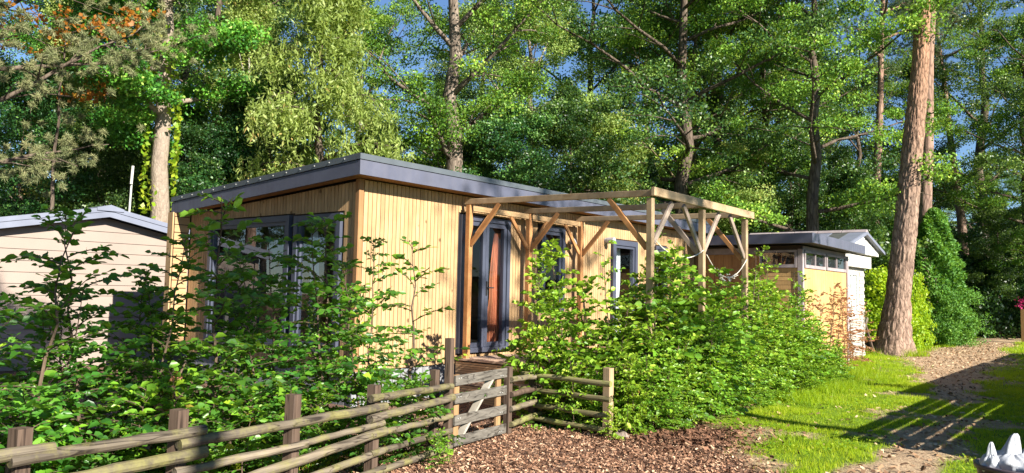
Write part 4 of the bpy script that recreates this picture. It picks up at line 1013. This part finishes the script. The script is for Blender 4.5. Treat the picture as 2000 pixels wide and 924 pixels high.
for i, (x_, y_, h_) in enumerate(((-1.45, -2.9, 2.25), (-.75, -3.1, 2.45), (-.2, -3.3, 2.3), (.6, -3.2, 1.85), (1.3, -3.45, 1.85), (3.1, -3.3, 2.3), (3.7, -3.5, 2.05), (4.4, -3.3, 2.0))):
    put_sapling(SPARSE[i % 3], x_, y_, i*2.1, (h_/2.15*.8, h_/2.15*.8, h_/2.15), 'hornbeam_plant', 'thin upright shoot standing proud of the dense sunlit hedge', 'hedge plant', 'upright shoots above the dense hedge', 'hornbeam')
for i, (x_, y_, h_) in enumerate(((5.6, -3.05, 1.75), (6.3, -2.95, 1.7), (7.2, -2.85, 1.9), (8.0, -2.8, 1.75), (8.9, -2.75, 1.9), (9.8, -2.65, 1.8), (10.8, -2.4, 1.7), (11.8, -2.35, 1.5), (7.7, -3.1, .9), (9.4, -2.95, .9))):
    put_sapling(SPARSE[i % 3], x_, y_, i, (h_/2.15, h_/2.15, h_/2.15), 'russet_bush', 'twiggy russet leaved bush at the foot of the yellow shed wall', 'bush', 'russet bushes along the shed', 'redbrown')
for i, (x_, y_, h_, lb) in enumerate(((-2.6, -3.62, .36, 'tiny pale seedling growing in front of the lowest mossy rail'), (-2.15, -3.62, .55, 'single young plant with large light leaves beside the pale fence post'),
                                  (-4.9, -3.25, .33, 'small seedling at the foot of the log rails near the tall gate post'), (-1.2, -3.75, .4, 'weedy seedling at the edge of the bark chips under the hedge'))):
    put_sapling(BUSH[i % 3], x_, y_, i, (h_/1.25*.7, h_/1.25*.7, h_/1.25), 'seedling', lb, 'seedling', None, 'limeleaf' if i < 2 else 'hornbeam')
dl = thing('dead_branch', 'withered brown branch with curled leaves caught in the shaded hedge', 'branch', (-6.95, -2.55, .55))
r = np.random.default_rng(5); P = np.array([-6.95, -2.55, .78])+r.normal(0, (.07, .07, .09), (26, 3)); V, Qd = leaf_quads(P, r, .10, .055)
mb = MB(); mb.tube([(-6.95, -2.55, .55), (-6.93, -2.52, .8), (-6.85, -2.5, .98)], .008, 5); part('twig', mb, M['twig'], dl)
link('foliage', fast_mesh('dead_leaves', V-np.array(BASE[dl.name]), Qd, rnd=r.random(26)), M['redbrown'], dl, kind='stuff')

# ------------------------------------------------------------------ the wood
print('trees')
OAK = [tree_proto('oak_tree', 'leafy oak', 'tree', 200+i, 15.5, .26, .22, 4.6, 17, 78, (.62, .62, .30), .125, .085, 'oak', ('oakleaf', 'deepleaf', 'oakleaf')[i], asc=.55) for i in range(3)]
YOUNG = [tree_proto('young_tree', 'young tree', 'tree', 220+i, 8.5, .10, .10, 2.5, 18, 62, (.5, .5, .26), .115, .078, 'oak', ('deepleaf', 'deepleaf', 'paleleaf')[i], asc=.6) for i in range(3)]
PALE = tree_proto('pale_leaved_tree', 'pale tree', 'tree', 230, 13, .18, .2, 3.2, 22, 85, (.6, .6, .34), .115, .062, 'oakpale', 'paleleaf', asc=.8)
BEECHT = tree_proto('forked_tree', 'forked tree', 'tree', 231, 15, .36, .3, 4.2, 16, 80, (.7, .7, .34), .115, .075, 'oakgrey', 'oakleaf', asc=.9)
UNDER = [tree_proto('forest_shrub', 'shrub', 'shrub', 240+i, 3.6, .04, .04, 2.1, 16, 40, (.42, .42, .26), .14, .10, 'oak', ('deepleaf', 'darkleaf')[i], asc=.7) for i in range(2)]
def weeping(seed, H):
    r = np.random.default_rng(seed)
    lines, pts = skeleton(r, H, .20, .16, 3.7, 22, asc=.45, droop=.5, prof='cone')
    C = np.repeat(pts, 9, 0)+r.normal(0, .24, (len(pts)*9, 3)); P, T = [], []
    ln = .35+.75*r.random(len(C)); az = r.random(len(C))*2*PI
    for k in range(9):            # leaves down each hanging strand
        q = (k+r.random(len(C)))/9
        off = np.stack([np.cos(az)*.16*q, np.sin(az)*.16*q, -ln*q], 1)
        P.append(C+off+r.normal(0, .03, (len(C), 3))); T.append(np.stack([np.cos(az)*.55, np.sin(az)*.55, -np.ones(len(C))], 1)+r.normal(0, .4, (len(C), 3)))
    P, T = np.concatenate(P), unit(np.concatenate(T))
    V, Qd = leaf_quads(P, r, .19, .055, .1, tdir=T)
    t = thing('weeping_tree', 'tall tree with drooping pale yellow green sprays rising behind the wooden chalet roof', 'tree', (0, 0, -50))
    link('trunk', wood_mesh(lines, 'weeping_trunk', .012), M['oak'], t); link('crown', fast_mesh('weeping_crown', V, Qd, rnd=rnd_field(P, r, 1.2, .7)), M['paleleaf'], t, kind='stuff')
    return t
WEEP = weeping(250, 12.5)
def pine(seed, H, r0, base, bark, label, lean=(0, 0), spread=2.4, nl=16, needles='needleg', hi=False, cnt=26, nw=.016):
    r = np.random.default_rng(seed)
    lines, pts = skeleton(r, H, r0, base, spread, nl, lean=lean, wob=.006, asc=.45)
    t = thing('pine_tree', label, 'tree', (0, 0, -50))
    tr, rad, _ = lines[0]
    if hi:                         # plated bark as real relief
        nu, nv = 84, 330; vs = []
        for j in range(nv+1):
            q = j/nv*(len(tr)-1)*.95; k = min(int(q), len(tr)-2); c = tr[k].lerp(tr[k+1], q-k); rr = rad[k]+(rad[k+1]-rad[k])*(q-k)
            fl = 1+.35*math.exp(-max(0, c.z)/.35)
            for i in range(nu):
                a = 2*PI*i/nu; x, y = math.cos(a), math.sin(a); zz = c.z
                v = mnoise.voronoi(Vector((x*4.2, y*4.2, zz*1.9)))[0]; e = min(1, (v[1]-v[0])*3.2)
                dsp = (.034*e+.02*mnoise.noise(Vector((x*7, y*7, zz*5))))*(1 if zz < 8 else .5)
                root = .10*max(0, math.cos(a*5+1))*math.exp(-max(0, zz)/.25)
                R_ = (rr*fl/1.0)*(.95)+dsp-.02+root; vs.append((c.x+x*R_, c.y+y*R_, zz))
        mb = MB(); mb.add(vs, [(j*nu+i, j*nu+(i+1) % nu, (j+1)*nu+(i+1) % nu, (j+1)*nu+i) for j in range(nv) for i in range(nu)])
        for p, rd_, k in lines[1:]:
            if max(rd_) > .012: mb.tube(p, rd_, k)
        me = mb.mesh('pine_trunk'); me.polygons.foreach_set('use_smooth', np.ones(len(me.polygons), dtype=bool))
    else:
        me = wood_mesh(lines, 'pine_trunk', .01)
    link('trunk', me, M[bark], t)
    C = np.repeat(pts, 5, 0)+r.normal(0, .30, (len(pts)*5, 3)); P = np.repeat(C, cnt, 0); T = rand_dirs(r, len(P))+np.array([0, 0, .35])
    P = P+unit(T)*(.10*r.random((len(P), 1))); V, Qd = leaf_quads(P, r, .17, nw, 0, tdir=unit(T))
    link('crown', fast_mesh('pine_crown', V, Qd, rnd=rnd_field(P, r, .8, .5)), M[needles], t, kind='stuff')
    return t
def conifer(seed, H, Rb, label, name='conifer', leaf='thuja', n=9000, L=.16):
    r = np.random.default_rng(seed); q = r.random(n)**1.25; a = r.random(n)*2*PI
    lob = 1+.18*np.sin(a*5+q*22)+.14*np.sin(a*3-q*35); R_ = Rb*(1-q)**(.75 if leaf != 'thuja' else .48)*lob*(.62+.38*r.random(n)**.5)*np.minimum(1, .55+q*5)
    P = np.stack([np.cos(a)*R_, np.sin(a)*R_, q*H+.05], 1); out = np.stack([np.cos(a), np.sin(a), .35+0*a], 1)
    V, Qd = leaf_quads(P, r, L, L*.42, .2, tdir=unit(out)+np.array([0, 0, .1]))
    t = thing(name, label, 'conifer' if leaf == 'thuja' else 'shrub', (0, 0, -50)); mb = MB(); mb.tube([(0, 0, -.05), (0, 0, H*.5), (0, 0, H*.92)], [.09, .05, .012], 7)
    link('trunk', mb.mesh(name+'_stem'), M['oak'], t); link('crown', fast_mesh(name+'_crown', V, Qd, rnd=rnd_field(P, r, .5, .6)), M[leaf], t, kind='stuff')
    return t
def bushy(name, label, cat, seed, rad, leaf, nc, cnt, R=.3, L=.1, W=.07, flat=0):
    """rounded or clipped shrub: leaf clumps over an ellipsoid (flat=1: over a box)"""
    r = np.random.default_rng(seed); d = rand_dirs(r, nc); d[:, 2] = np.abs(d[:, 2])
    if flat: d = d/np.max(np.abs(d), 1, keepdims=True)
    q = .45+.55*r.random((nc, 1))**.5
    C = d*q*np.array(rad)*np.array([1, 1, 1.0]); C[:, 2] = C[:, 2]*.98+.04+r.random(nc)*.1
    P = clump(C, np.full((nc, 1), R)*np.array([1, 1, .7]), cnt, r); P[:, 2] = np.maximum(P[:, 2], .02)
    V, Qd = leaf_quads(P, r, L, W, .5)
    t = thing(name, label, cat, (0, 0, -50)); mb = MB()
    for k in range(7):
        e = C[k*7 % nc]; mb.tube([(e[0]*.1, e[1]*.1, -.03), (e[0]*.5, e[1]*.5, e[2]*.6), tuple(e)], [.03, .02, .006], 5)
    link('stem', mb.mesh(name+'_stem'), M['twig'], t); link('foliage', fast_mesh(name+'_leaves', V, Qd, rnd=rnd_field(P, r, .5, .5)), M[leaf], t, kind='stuff')
    return t
def put(t, px, D, rz=0, s=1.0, z=-.04):
    t.location = at(px, D, z); t.rotation_euler = (0, 0, rz); t.scale = s if hasattr(s, '__len__') else (s, s, s); return t
tr = random.Random(33)
# --- trees one can tell apart
put(WEEP, 615, 22.5, 0, (.98, .98, .92))
ivy = tree_proto('ivy_oak', 'stout oak with a sunlit ivy clad lower trunk behind the cream chalet roof', 'tree', 260, 15, .31, .36, 2.9, 17, 110, (.62, .62, .32), .135, .095, 'oakpale', 'oakleaf', asc=.5, wob=.012)
put(ivy, 303, 22, 1.2)
r = np.random.default_rng(61); k_ = 1500; zz = r.random(k_)**.8*9; a = r.random(k_)*2*PI; lobe = np.sin(a*2+zz*.9) > -.1
P = np.stack([np.cos(a)*(.36+.14*r.random(k_)), np.sin(a)*(.36+.14*r.random(k_)), zz], 1)[lobe]; V, Qd = leaf_quads(P, r, .17, .13, .1)
link('ivy', fast_mesh('ivy_leaves', V, Qd, rnd=.3+.7*r.random(len(P))), M['limeleaf'], ivy, kind='stuff')
put(BEECHT, 876, 23.5, .6); BEECHT['label'] = 'tall forked tree with a thick sunlit trunk rising above the middle of the chalet roof'; PROTOS.append(BEECHT)
put(PALE, 1030, 27, 0, 1.0); PALE['label'] = 'pale green airy tree above the far end of the chalet roof'; PROTOS.append(PALE)
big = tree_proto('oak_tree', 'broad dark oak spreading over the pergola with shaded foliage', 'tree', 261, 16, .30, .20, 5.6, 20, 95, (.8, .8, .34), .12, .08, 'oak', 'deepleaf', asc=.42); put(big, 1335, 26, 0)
place(OAK[0], 1590, 25, 2.0, .96, 'bright green oak whose sunlit branches hang above the brown shed')
place(OAK[1], 1925, 43, .3, 1.4, 'dark trunked oak with a fork behind the thin pine at the end of the lane')
place(OAK[2], 1405, 30, 1.0, 1.0, 'oak with a slim grey trunk behind the outer pergola corner')
mos = copy_thing(OAK[0], at(1358, 28.5), 4.1, .9, 'oak with a mossy yellow green trunk beside a darker one behind the pergola')
for ch in mos.children:
    if ch.name.startswith('trunk'):
        ch.data = ch.data.copy(); ch.data.materials.clear(); ch.data.materials.append(M['oakmoss'])
copy_thing(OAK[1], at(1495, 29), 2.2, .95, 'oak with a straight dim trunk rising behind the roof of the brown shed')
MP = pine(270, 21, .375, .62, 'pine', 'great pine with a thick plated reddish trunk standing on the lawn edge', (.107*right_h[0], .107*right_h[1]), hi=True, nl=14, cnt=18)
MP.location = at(1742, 22.7, -.03)
lv = Vector(right_h); 
P2 = pine(271, 22, .30, .58, 'pine2', 'second pine right behind the great pine trunk', (.075*right_h[0], .075*right_h[1])); put(P2, 1797, 29, .5)
P3 = pine(272, 19, .24, .60, 'pine2', 'slim straight pine rising behind the white hut', (.045*right_h[0], .045*right_h[1])); put(P3, 1704, 33, 0)
P4 = pine(273, 14, .21, .74, 'pine2', 'slim leaning pine with a tuft of needles near the end of the lane', (-.10*right_h[0], -.10*right_h[1]), spread=2.0); put(P4, 1903, 41, 0, 1.35)
P5 = pine(274, 12.5, .22, .34, 'oak', 'pine reaching over the cream chalet with dry greyish needles', (.02, -.01), spread=4.3, nl=22, needles='needle', cnt=105, nw=.014); put(P5, -95, 17.5, 0)
rust = tree_proto('autumn_oak', 'thin oak branch work with rusty orange autumn leaves above the cream chalet', 'tree', 262, 8.6, .07, .72, 2.3, 3, 7, (.4, .4, .2), .17, .12, 'oak', 'rust', asc=.2); put(rust, 95, 19.5, 0)
bir = tree_proto('slender_birch', 'slender pale stemmed birch with fine yellowish leaves behind the cream chalet', 'tree', 263, 11, .09, .18, 1.7, 26, 34, (.45, .45, .3), .10, .07, 'birch', 'paleleaf', asc=.7); put(bir, 118, 25, 0)
copy_thing(bir, at(466, 27), 2.0, 1.1, 'birch with a bright white stem just left of the chalet roof slope'); copy_thing(bir, at(488, 30), 4.0, 1.1, 'second pale birch stem close beside the bright white one')
icone = conifer(280, 6.2, 1.1, 'dark ivy smothered stump shaped like a cone behind the chalet roof', 'ivy_cone', 'darkleaf', 7000, .14); put(icone, 1272, 26)
TH = conifer(281, 5.0, 1.2, 'bright green feathery conifer beside the lane behind the great pine', 'conifer', 'thuja', 16000, .15); put(TH, 1828, 28.5)
copy_thing(TH, at(1780, 31), 2.0, (1.1, 1.1, 1.25), 'taller conifer standing behind the great pine and the yellow shrub')
YS = bushy('yellow_shrub', 'yellow green shrub glowing beside the great pine trunk', 'shrub', 282, (1.25, 1.1, 2.7), 'yellowleaf', 190, 34, .26, .105, .075); put(YS, 1722, 25.5)
copy_thing(YS, at(1775, 25.6), 2.0, (.62, .6, .95), 'narrow yellow green shrub right of the great pine')
CH = bushy('clipped_hedge', 'clipped fine leaved green hedge along the lane', 'hedge', 283, (1.1, 2.4, 2.0), 'thuja', 520, 40, .24, .07, .04, flat=1); put(CH, 1812, 29.5, -HEAD-.2)
DH = bushy('dark_hedge', 'tall dark hedge closing off the end of the lane', 'hedge', 284, (2.3, 3.2, 3.4), 'darkleaf', 520, 44, .42, .16, .10); put(DH, 1890, 37, .4, (1, 1, 1.18))
copy_thing(DH, at(1990, 44), 1.3, (1.2, 1.2, .95), 'dark hedge right of the shaded arch at the end of the lane')
copy_thing(DH, at(1935, 52), 2.3, (1.5, 1.5, 1.0), 'dark hedge farthest down the lane behind the shaded arch')
copy_thing(DH, at(2075, 38), .3, (1.0, 1.2, .85), 'dark hedge along the side of the lane beyond the pink flowers')
LH = bushy('lime_shrub', 'light green shrub shining above the dark hedge at the end of the lane', 'shrub', 285, (2.2, 2.0, 2.4), 'limeleaf', 160, 40, .4, .15, .1); put(LH, 1985, 57, 0, 1.9)
pf = thing('flower_post', 'brown post with pink flowers at the edge of the lane', 'post', tuple(at(1997, 31)))
mb = MB(); p0 = at(1997, 31); mb.beam(p0, p0+Vector((0, 0, 1.35)), .14, .14); part('post', mb, M['trimwood'], pf)
r = np.random.default_rng(9); P = np.array(p0)+np.array([0, 0, 1.6])+r.normal(0, (.10, .10, .13), (70, 3)); V, Qd = leaf_quads(P, r, .09, .07)
link('flowers', fast_mesh('pink_flowers', V-np.array(p0), Qd, rnd=r.random(70)), M['pinkleaf'], pf, kind='stuff')
# far hut between the trunks
fh0 = at(1905, 62); fh = thing('grey_hut', 'small grey hut far off between the trunks above the dark hedge', 'hut', tuple(fh0))
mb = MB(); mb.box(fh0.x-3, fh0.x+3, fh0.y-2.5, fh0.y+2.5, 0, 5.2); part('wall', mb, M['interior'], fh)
mb = MB(); mb.prism([(fh0.x-3.3, fh0.y-2.9, 5.2), (fh0.x+3.3, fh0.y-2.9, 5.2), (fh0.x+3.3, fh0.y, 6.3), (fh0.x-3.3, fh0.y, 6.3)], (0, .01, .25)); part('roof', mb, M['chroof'], fh)
for k in range(3):
    mb = MB(); mb.box(fh0.x-2.4+k*1.8, fh0.x-1.5+k*1.8, fh0.y-2.53, fh0.y-2.505, 3.6, 4.7); f_ = part('window', mb, M['white'], fh)
    mb = MB(); mb.box(fh0.x-2.3+k*1.8, fh0.x-1.6+k*1.8, fh0.y-2.545, fh0.y-2.532, 3.7, 4.6); part('pane', mb, M['glass'], f_)
# leaning stake, stump, wire stakes by the great pine
b0 = at(1688, 22.4); mb = MB(); mb.beam(at(1672, 22.2), at(1694, 22.6)+Vector((0, 0, 1.05)), .05, .09); solo('leaning_plank', mb, M['rail'], 'grey plank leaning towards the great pine trunk', 'plank', tuple(at(1672, 22.2)))
mb = MB(); mb.beam(at(1707, 22.5), at(1690, 22.7)+Vector((0, 0, .85)), .06, .10); solo('leaning_plank', mb, M['post'], 'darker plank leaning the other way beside the great pine', 'plank', tuple(at(1707, 22.5)))
mb = MB(); q0 = at(1692, 23.4); mb.lathe([(.0, 0), (.34, 0), (.33, .34), (.30, .38), (0, .39)], q0, 14); solo('stump', mb, M['oak'], 'low dark stump left of the great pine foot', 'stump', tuple(q0))
for i, (px, lb) in enumerate(((1766, 'thin pale stake nearest the great pine before the clipped hedge'), (1774, 'thin pale stake farther from the great pine before the clipped hedge'))):
    mb = MB(); q0 = at(px, 24.2+i*.5); mb.beam(q0, q0+Vector((0, 0, 1.0)), .045, .045); solo('stake', mb, M['postpale'], lb, 'stake', tuple(q0))
# --- the wood behind, tree by tree
GW = 'leafy trees of the wood behind the chalets'
spots = [(-60, 27), (70, 34), (190, 31), (345, 34), (410, 28), (520, 37), (690, 34), (940, 40), (1150, 33), (1260, 38), (1450, 40), (1560, 36), (1680, 39), (1790, 42), (2010, 36), (2090, 30), (130, 50), (860, 54), (1380, 54), (1620, 56)]
for i, (px, D) in enumerate(spots):
    place(OAK[tr.randrange(3)], px, D, tr.uniform(0, 6), tr.uniform(.85, 1.12), 'leafy tree among the many trunks of the wood behind the chalets', GW)
for i in range(26):
    px = -140+i*94+tr.uniform(-30, 30); place(OAK[tr.randrange(3)], px, tr.uniform(62, 80), tr.uniform(0, 6), tr.uniform(.75, .95), 'leafy tree among the many trunks of the wood behind the chalets', GW)
GY = 'young understorey trees of the wood'
for px, D in [(30, 23), (200, 24), (250, 27), (365, 24), (430, 24), (520, 25), (740, 25), (790, 28), (935, 26), (1000, 24), (1110, 25), (1180, 27), (1290, 30), (1440, 27), (1545, 27), (1640, 30), (1670, 27), (1740, 34), (1950, 36), (80, 36), (330, 37), (600, 36), (700, 44), (900, 44), (1230, 38), (1420, 44), (1500, 48), (1700, 50), (1800, 54), (1880, 58), (2030, 50), (1930, 48), (1985, 47), (2050, 44), (1960, 60)]:
    place(YOUNG[tr.randrange(3)], px, D, tr.uniform(0, 6), tr.uniform(.68, .98), 'young leafy tree filling the wood between the taller trunks', GY)
GU = 'shrubs under the trees of the wood'
for i in range(46):
    px = -80+i*49+tr.uniform(-15, 15); D = tr.uniform(25, 40) if px < 1650 else tr.uniform(40, 58)
    place(UNDER[tr.randrange(2)], px, D, tr.uniform(0, 6), tr.uniform(.8, 1.5), 'leafy shrub under the trees of the wood', GU)
GF = 'far bushes at the back of the wood'
for i in range(34):
    px = -120+i*68+tr.uniform(-20, 20); D = tr.uniform(58, 72)
    copy_thing(DH, at(px, D), tr.uniform(0, 6), (1.7, 1.7, tr.uniform(1.3, 2.0)), 'dark bush far back in the wood', GF)
# --- trees beyond the left of the frame, mirrored in the chalet windows
GL = 'trees of the wood beyond the cream chalet'
for i, (x_, y_, q_) in enumerate(((-16, 5, .9), (-20, 11, 1), (-14, 17, .95), (-25, 4, 1), (-19, 21, 1.05), (-29, 14, 1), (-33, 7, 1.1), (-24, 26, 1))):
    copy_thing(OAK[i % 3], (x_, y_, -.05), i*1.3, q_, 'leafy tree in the wood beyond the end of the cream chalet', GL)
for i, (x_, y_) in enumerate(((-9.5, 17), (-13, 20.5), (-16, 27), (-20, 31), (-8.5, 24), (-11.5, 30), (-24, 34))):
    copy_thing(OAK[(i+1) % 3], (x_, y_, -.05), i*1.1, .95, 'leafy tree in the wood beyond the end of the cream chalet', GL)
for i, (x_, y_) in enumerate(((-10.8, 14.6), (-17.5, 8), (-15.5, 12.5), (-22, 7.5))):
    copy_thing(P3, (x_, y_, -.05), i*2, .85, 'pine in the wood beyond the end of the cream chalet', 'pines beyond the cream chalet')
for i in range(9):
    copy_thing(YOUNG[i % 3], (-13-i*2.3, 6+(i*5) % 13, -.05), i, .7, 'young tree in the wood beyond the end of the cream chalet', 'young trees beyond the cream chalet')
# --- trees behind the photographer that dapple the place
B1 = tree_proto('oak_tree', 'high crowned oak standing beyond the fence behind the viewer', 'tree', 264, 13.6, .2, .64, 2.7, 12, 90, (.6, .6, .34), .13, .09, 'oak', 'oakleaf', asc=.4)
B1.location = (-9.0, -16.5, -.05)
for i, (x_, y_, q_) in enumerate(((29, -10, .9), (36, -11.5, 1.0), (43, -12.5, 1.05))):
    copy_thing(OAK[i], (x_, y_, -.05), i*1.7, q_, 'oak overhanging the side of the lane', 'oaks along the side of the lane')
pb = copy_thing(P3, (3.4, -17.0, -.05), .5, .9, 'slim pine standing beyond the lawn behind the board screen')
pb2 = copy_thing(P2, (-2.6, -24.0, -.05), 2.5, .9, 'pine standing far beyond the lawn opposite the chalet')

# ------------------------------------------------------------------ grass, bark chips, litter
r = np.random.default_rng(77)
def scatter(n, x0, x1, y0, y1, power=1.0):
    x = x0+(x1-x0)*r.random(n)**power; y = y0+(y1-y0)*r.random(n); return x, y
def blades(x, y, h, w_):
    k = len(x); z = ground_z(x, y); a = r.random(k)*2*PI; l = r.normal(0, .45, (k, 2))*h[:, None]
    B0 = np.stack([x-np.cos(a)*w_, y-np.sin(a)*w_, z-.005], 1); B1_ = np.stack([x+np.cos(a)*w_, y+np.sin(a)*w_, z-.005], 1)
    Tp = np.stack([x+l[:, 0], y+l[:, 1], z+h], 1)
    return np.stack([B0, B1_, Tp], 1).reshape(-1, 3)
Vs, rn = [], []
for n_, x0, x1, y0, y1, hh, ww2 in ((150000, -3, 7, -9.5, -3.2, .038, .004), (110000, 5, 18, -8.5, -1.2, .05, .006), (60000, 14, 34, -8, 0, .07, .010), (50000, -9.3, -4.4, -2.7, -.2, .07, .005)):
    x, y = scatter(n_, x0, x1, y0, y1); g = masks(x, y)[1]; lng = sm(vnoise(x, y, .7, 31), .35, .75)
    keep = r.random(n_) < np.clip(g*1.15-.12, 0, 1)*(.35+.65*sm(vnoise(x, y, .25, 33), .2, .6)); x, y = x[keep], y[keep]
    h = hh*(.55+.8*r.random(len(x)))*(.7+.7*lng[keep])
    Vs.append(blades(x, y, h, ww2)); rn.append(np.clip(.55+(vnoise(x, y, .6, 35)-.5)*.6+r.normal(0, .16, len(x)), 0, 1))
# long grass at the foot of the hedge
n_ = 11000; x = r.uniform(1.5, 9.5, n_); y = np.interp(x, [1.5, 5, 9.5], [-3.85, -3.75, -2.8])+r.normal(0, .22, n_); keep = r.random(n_) < sm(vnoise(x, y, .5, 41), .3, .6); x, y = x[keep], y[keep]
Vs.append(blades(x, y, .06+.15*r.random(len(x)), .005)); rn.append(np.clip(.35+r.normal(0, .2, len(x)), 0, 1))
pb_ = MP.location; n_ = 2600; a = r.random(n_)*2*PI; q = .48+.5*r.random(n_)**2; x = pb_.x+np.cos(a)*q; y = pb_.y+np.sin(a)*q; keep = vnoise(x, y, .35, 47) > .42; x, y = x[keep], y[keep]
Vs.append(blades(x, y, .06+.20*r.random(len(x)), .008)); rn.append(np.clip(.4+r.normal(0, .2, len(x)), 0, 1))
V = np.concatenate(Vs); link('grass', fast_mesh('grass', V, None, np.arange(len(V)).reshape(-1, 3), rnd=np.concatenate(rn)), M['grass'], kind='stuff')
# broad leaved weeds in the turf
xw, yw = scatter(1900, -3, 9, -8.5, -3.6); kp = r.random(1900) < masks(xw, yw)[1]*sm(vnoise(xw, yw, .6, 51), .45, .75); xw, yw = np.repeat(xw[kp], 6), np.repeat(yw[kp], 6)
P = np.stack([xw+r.normal(0, .035, len(xw)), yw+r.normal(0, .035, len(xw)), ground_z(xw, yw)+.025+.02*r.random(len(xw))], 1); V, Qd = leaf_quads(P, r, .034, .022, 1.4)
link('lawn_weeds', fast_mesh('lawn_weeds', V, Qd, rnd=r.random(len(P))), M['limeleaf'], kind='stuff')
def flakes(name, x, y, l, w_, tilt, mat, lift=.008, rn=None):
    k = len(x); z = ground_z(x, y)+lift*r.random(k); P = np.stack([x, y, z], 1); nn = unit(r.normal(0, tilt, (k, 3))+np.array([0, 0, 1])); t = rand_dirs(r, k); t = unit(t-nn*np.sum(t*nn, 1, keepdims=True)); s = np.cross(nn, t)
    l, w_ = l[:, None], w_[:, None]; sk = r.normal(0, .25, (k, 1))*w_
    V = np.stack([P-t*l/2-s*w_/2, P+t*l/2-s*(w_/2+sk), P+t*l/2+s*w_/2+nn*w_*.25, P-t*l/2+s*(w_/2-sk)+nn*w_*.2], 1).reshape(-1, 3)
    return link(name, fast_mesh(name, V, np.arange(4*k).reshape(k, 4), rnd=r.random(k) if rn is None else rn), mat, kind='stuff')
x1_, y1_ = scatter(110000, -8.5, -1.2, -7.8, -2.2); c = masks(x1_, y1_)[2]; kp = r.random(len(x1_)) < c; x1_, y1_ = x1_[kp], y1_[kp]
x2_, y2_ = scatter(14000, -9, 6, -2.4, -.1); c = masks(x2_, y2_)[2]; kp = r.random(len(x2_)) < c; x2_, y2_ = x2_[kp], y2_[kp]
x, y = np.concatenate([x1_, x2_]), np.concatenate([y1_, y2_])
flakes('bark_chips', x, y, r.uniform(.010, .044, len(x)), r.uniform(.006, .017, len(x)), .45, M['chips'], .02)
x, y = scatter(26000, -3, 26, -9, -1.0); d2, g2, _c = masks(x, y); kp = r.random(len(x)) < d2*.8+.03+.07*(x < 4); x, y = x[kp], y[kp]
xd, yd = r.normal(-1.9, .5, 2600), r.normal(-4.2, .30, 2600)
flakes('dead_leaf_heap', xd, yd, r.uniform(.02, .06, 2600), r.uniform(.008, .035, 2600), .45, M['chips'], .04, rn=r.random(2600)*.42)
flakes('leaf_litter', x, y, r.uniform(.025, .07, len(x)), r.uniform(.015, .04, len(x)), .35, M['litter'], .025)
print('done')
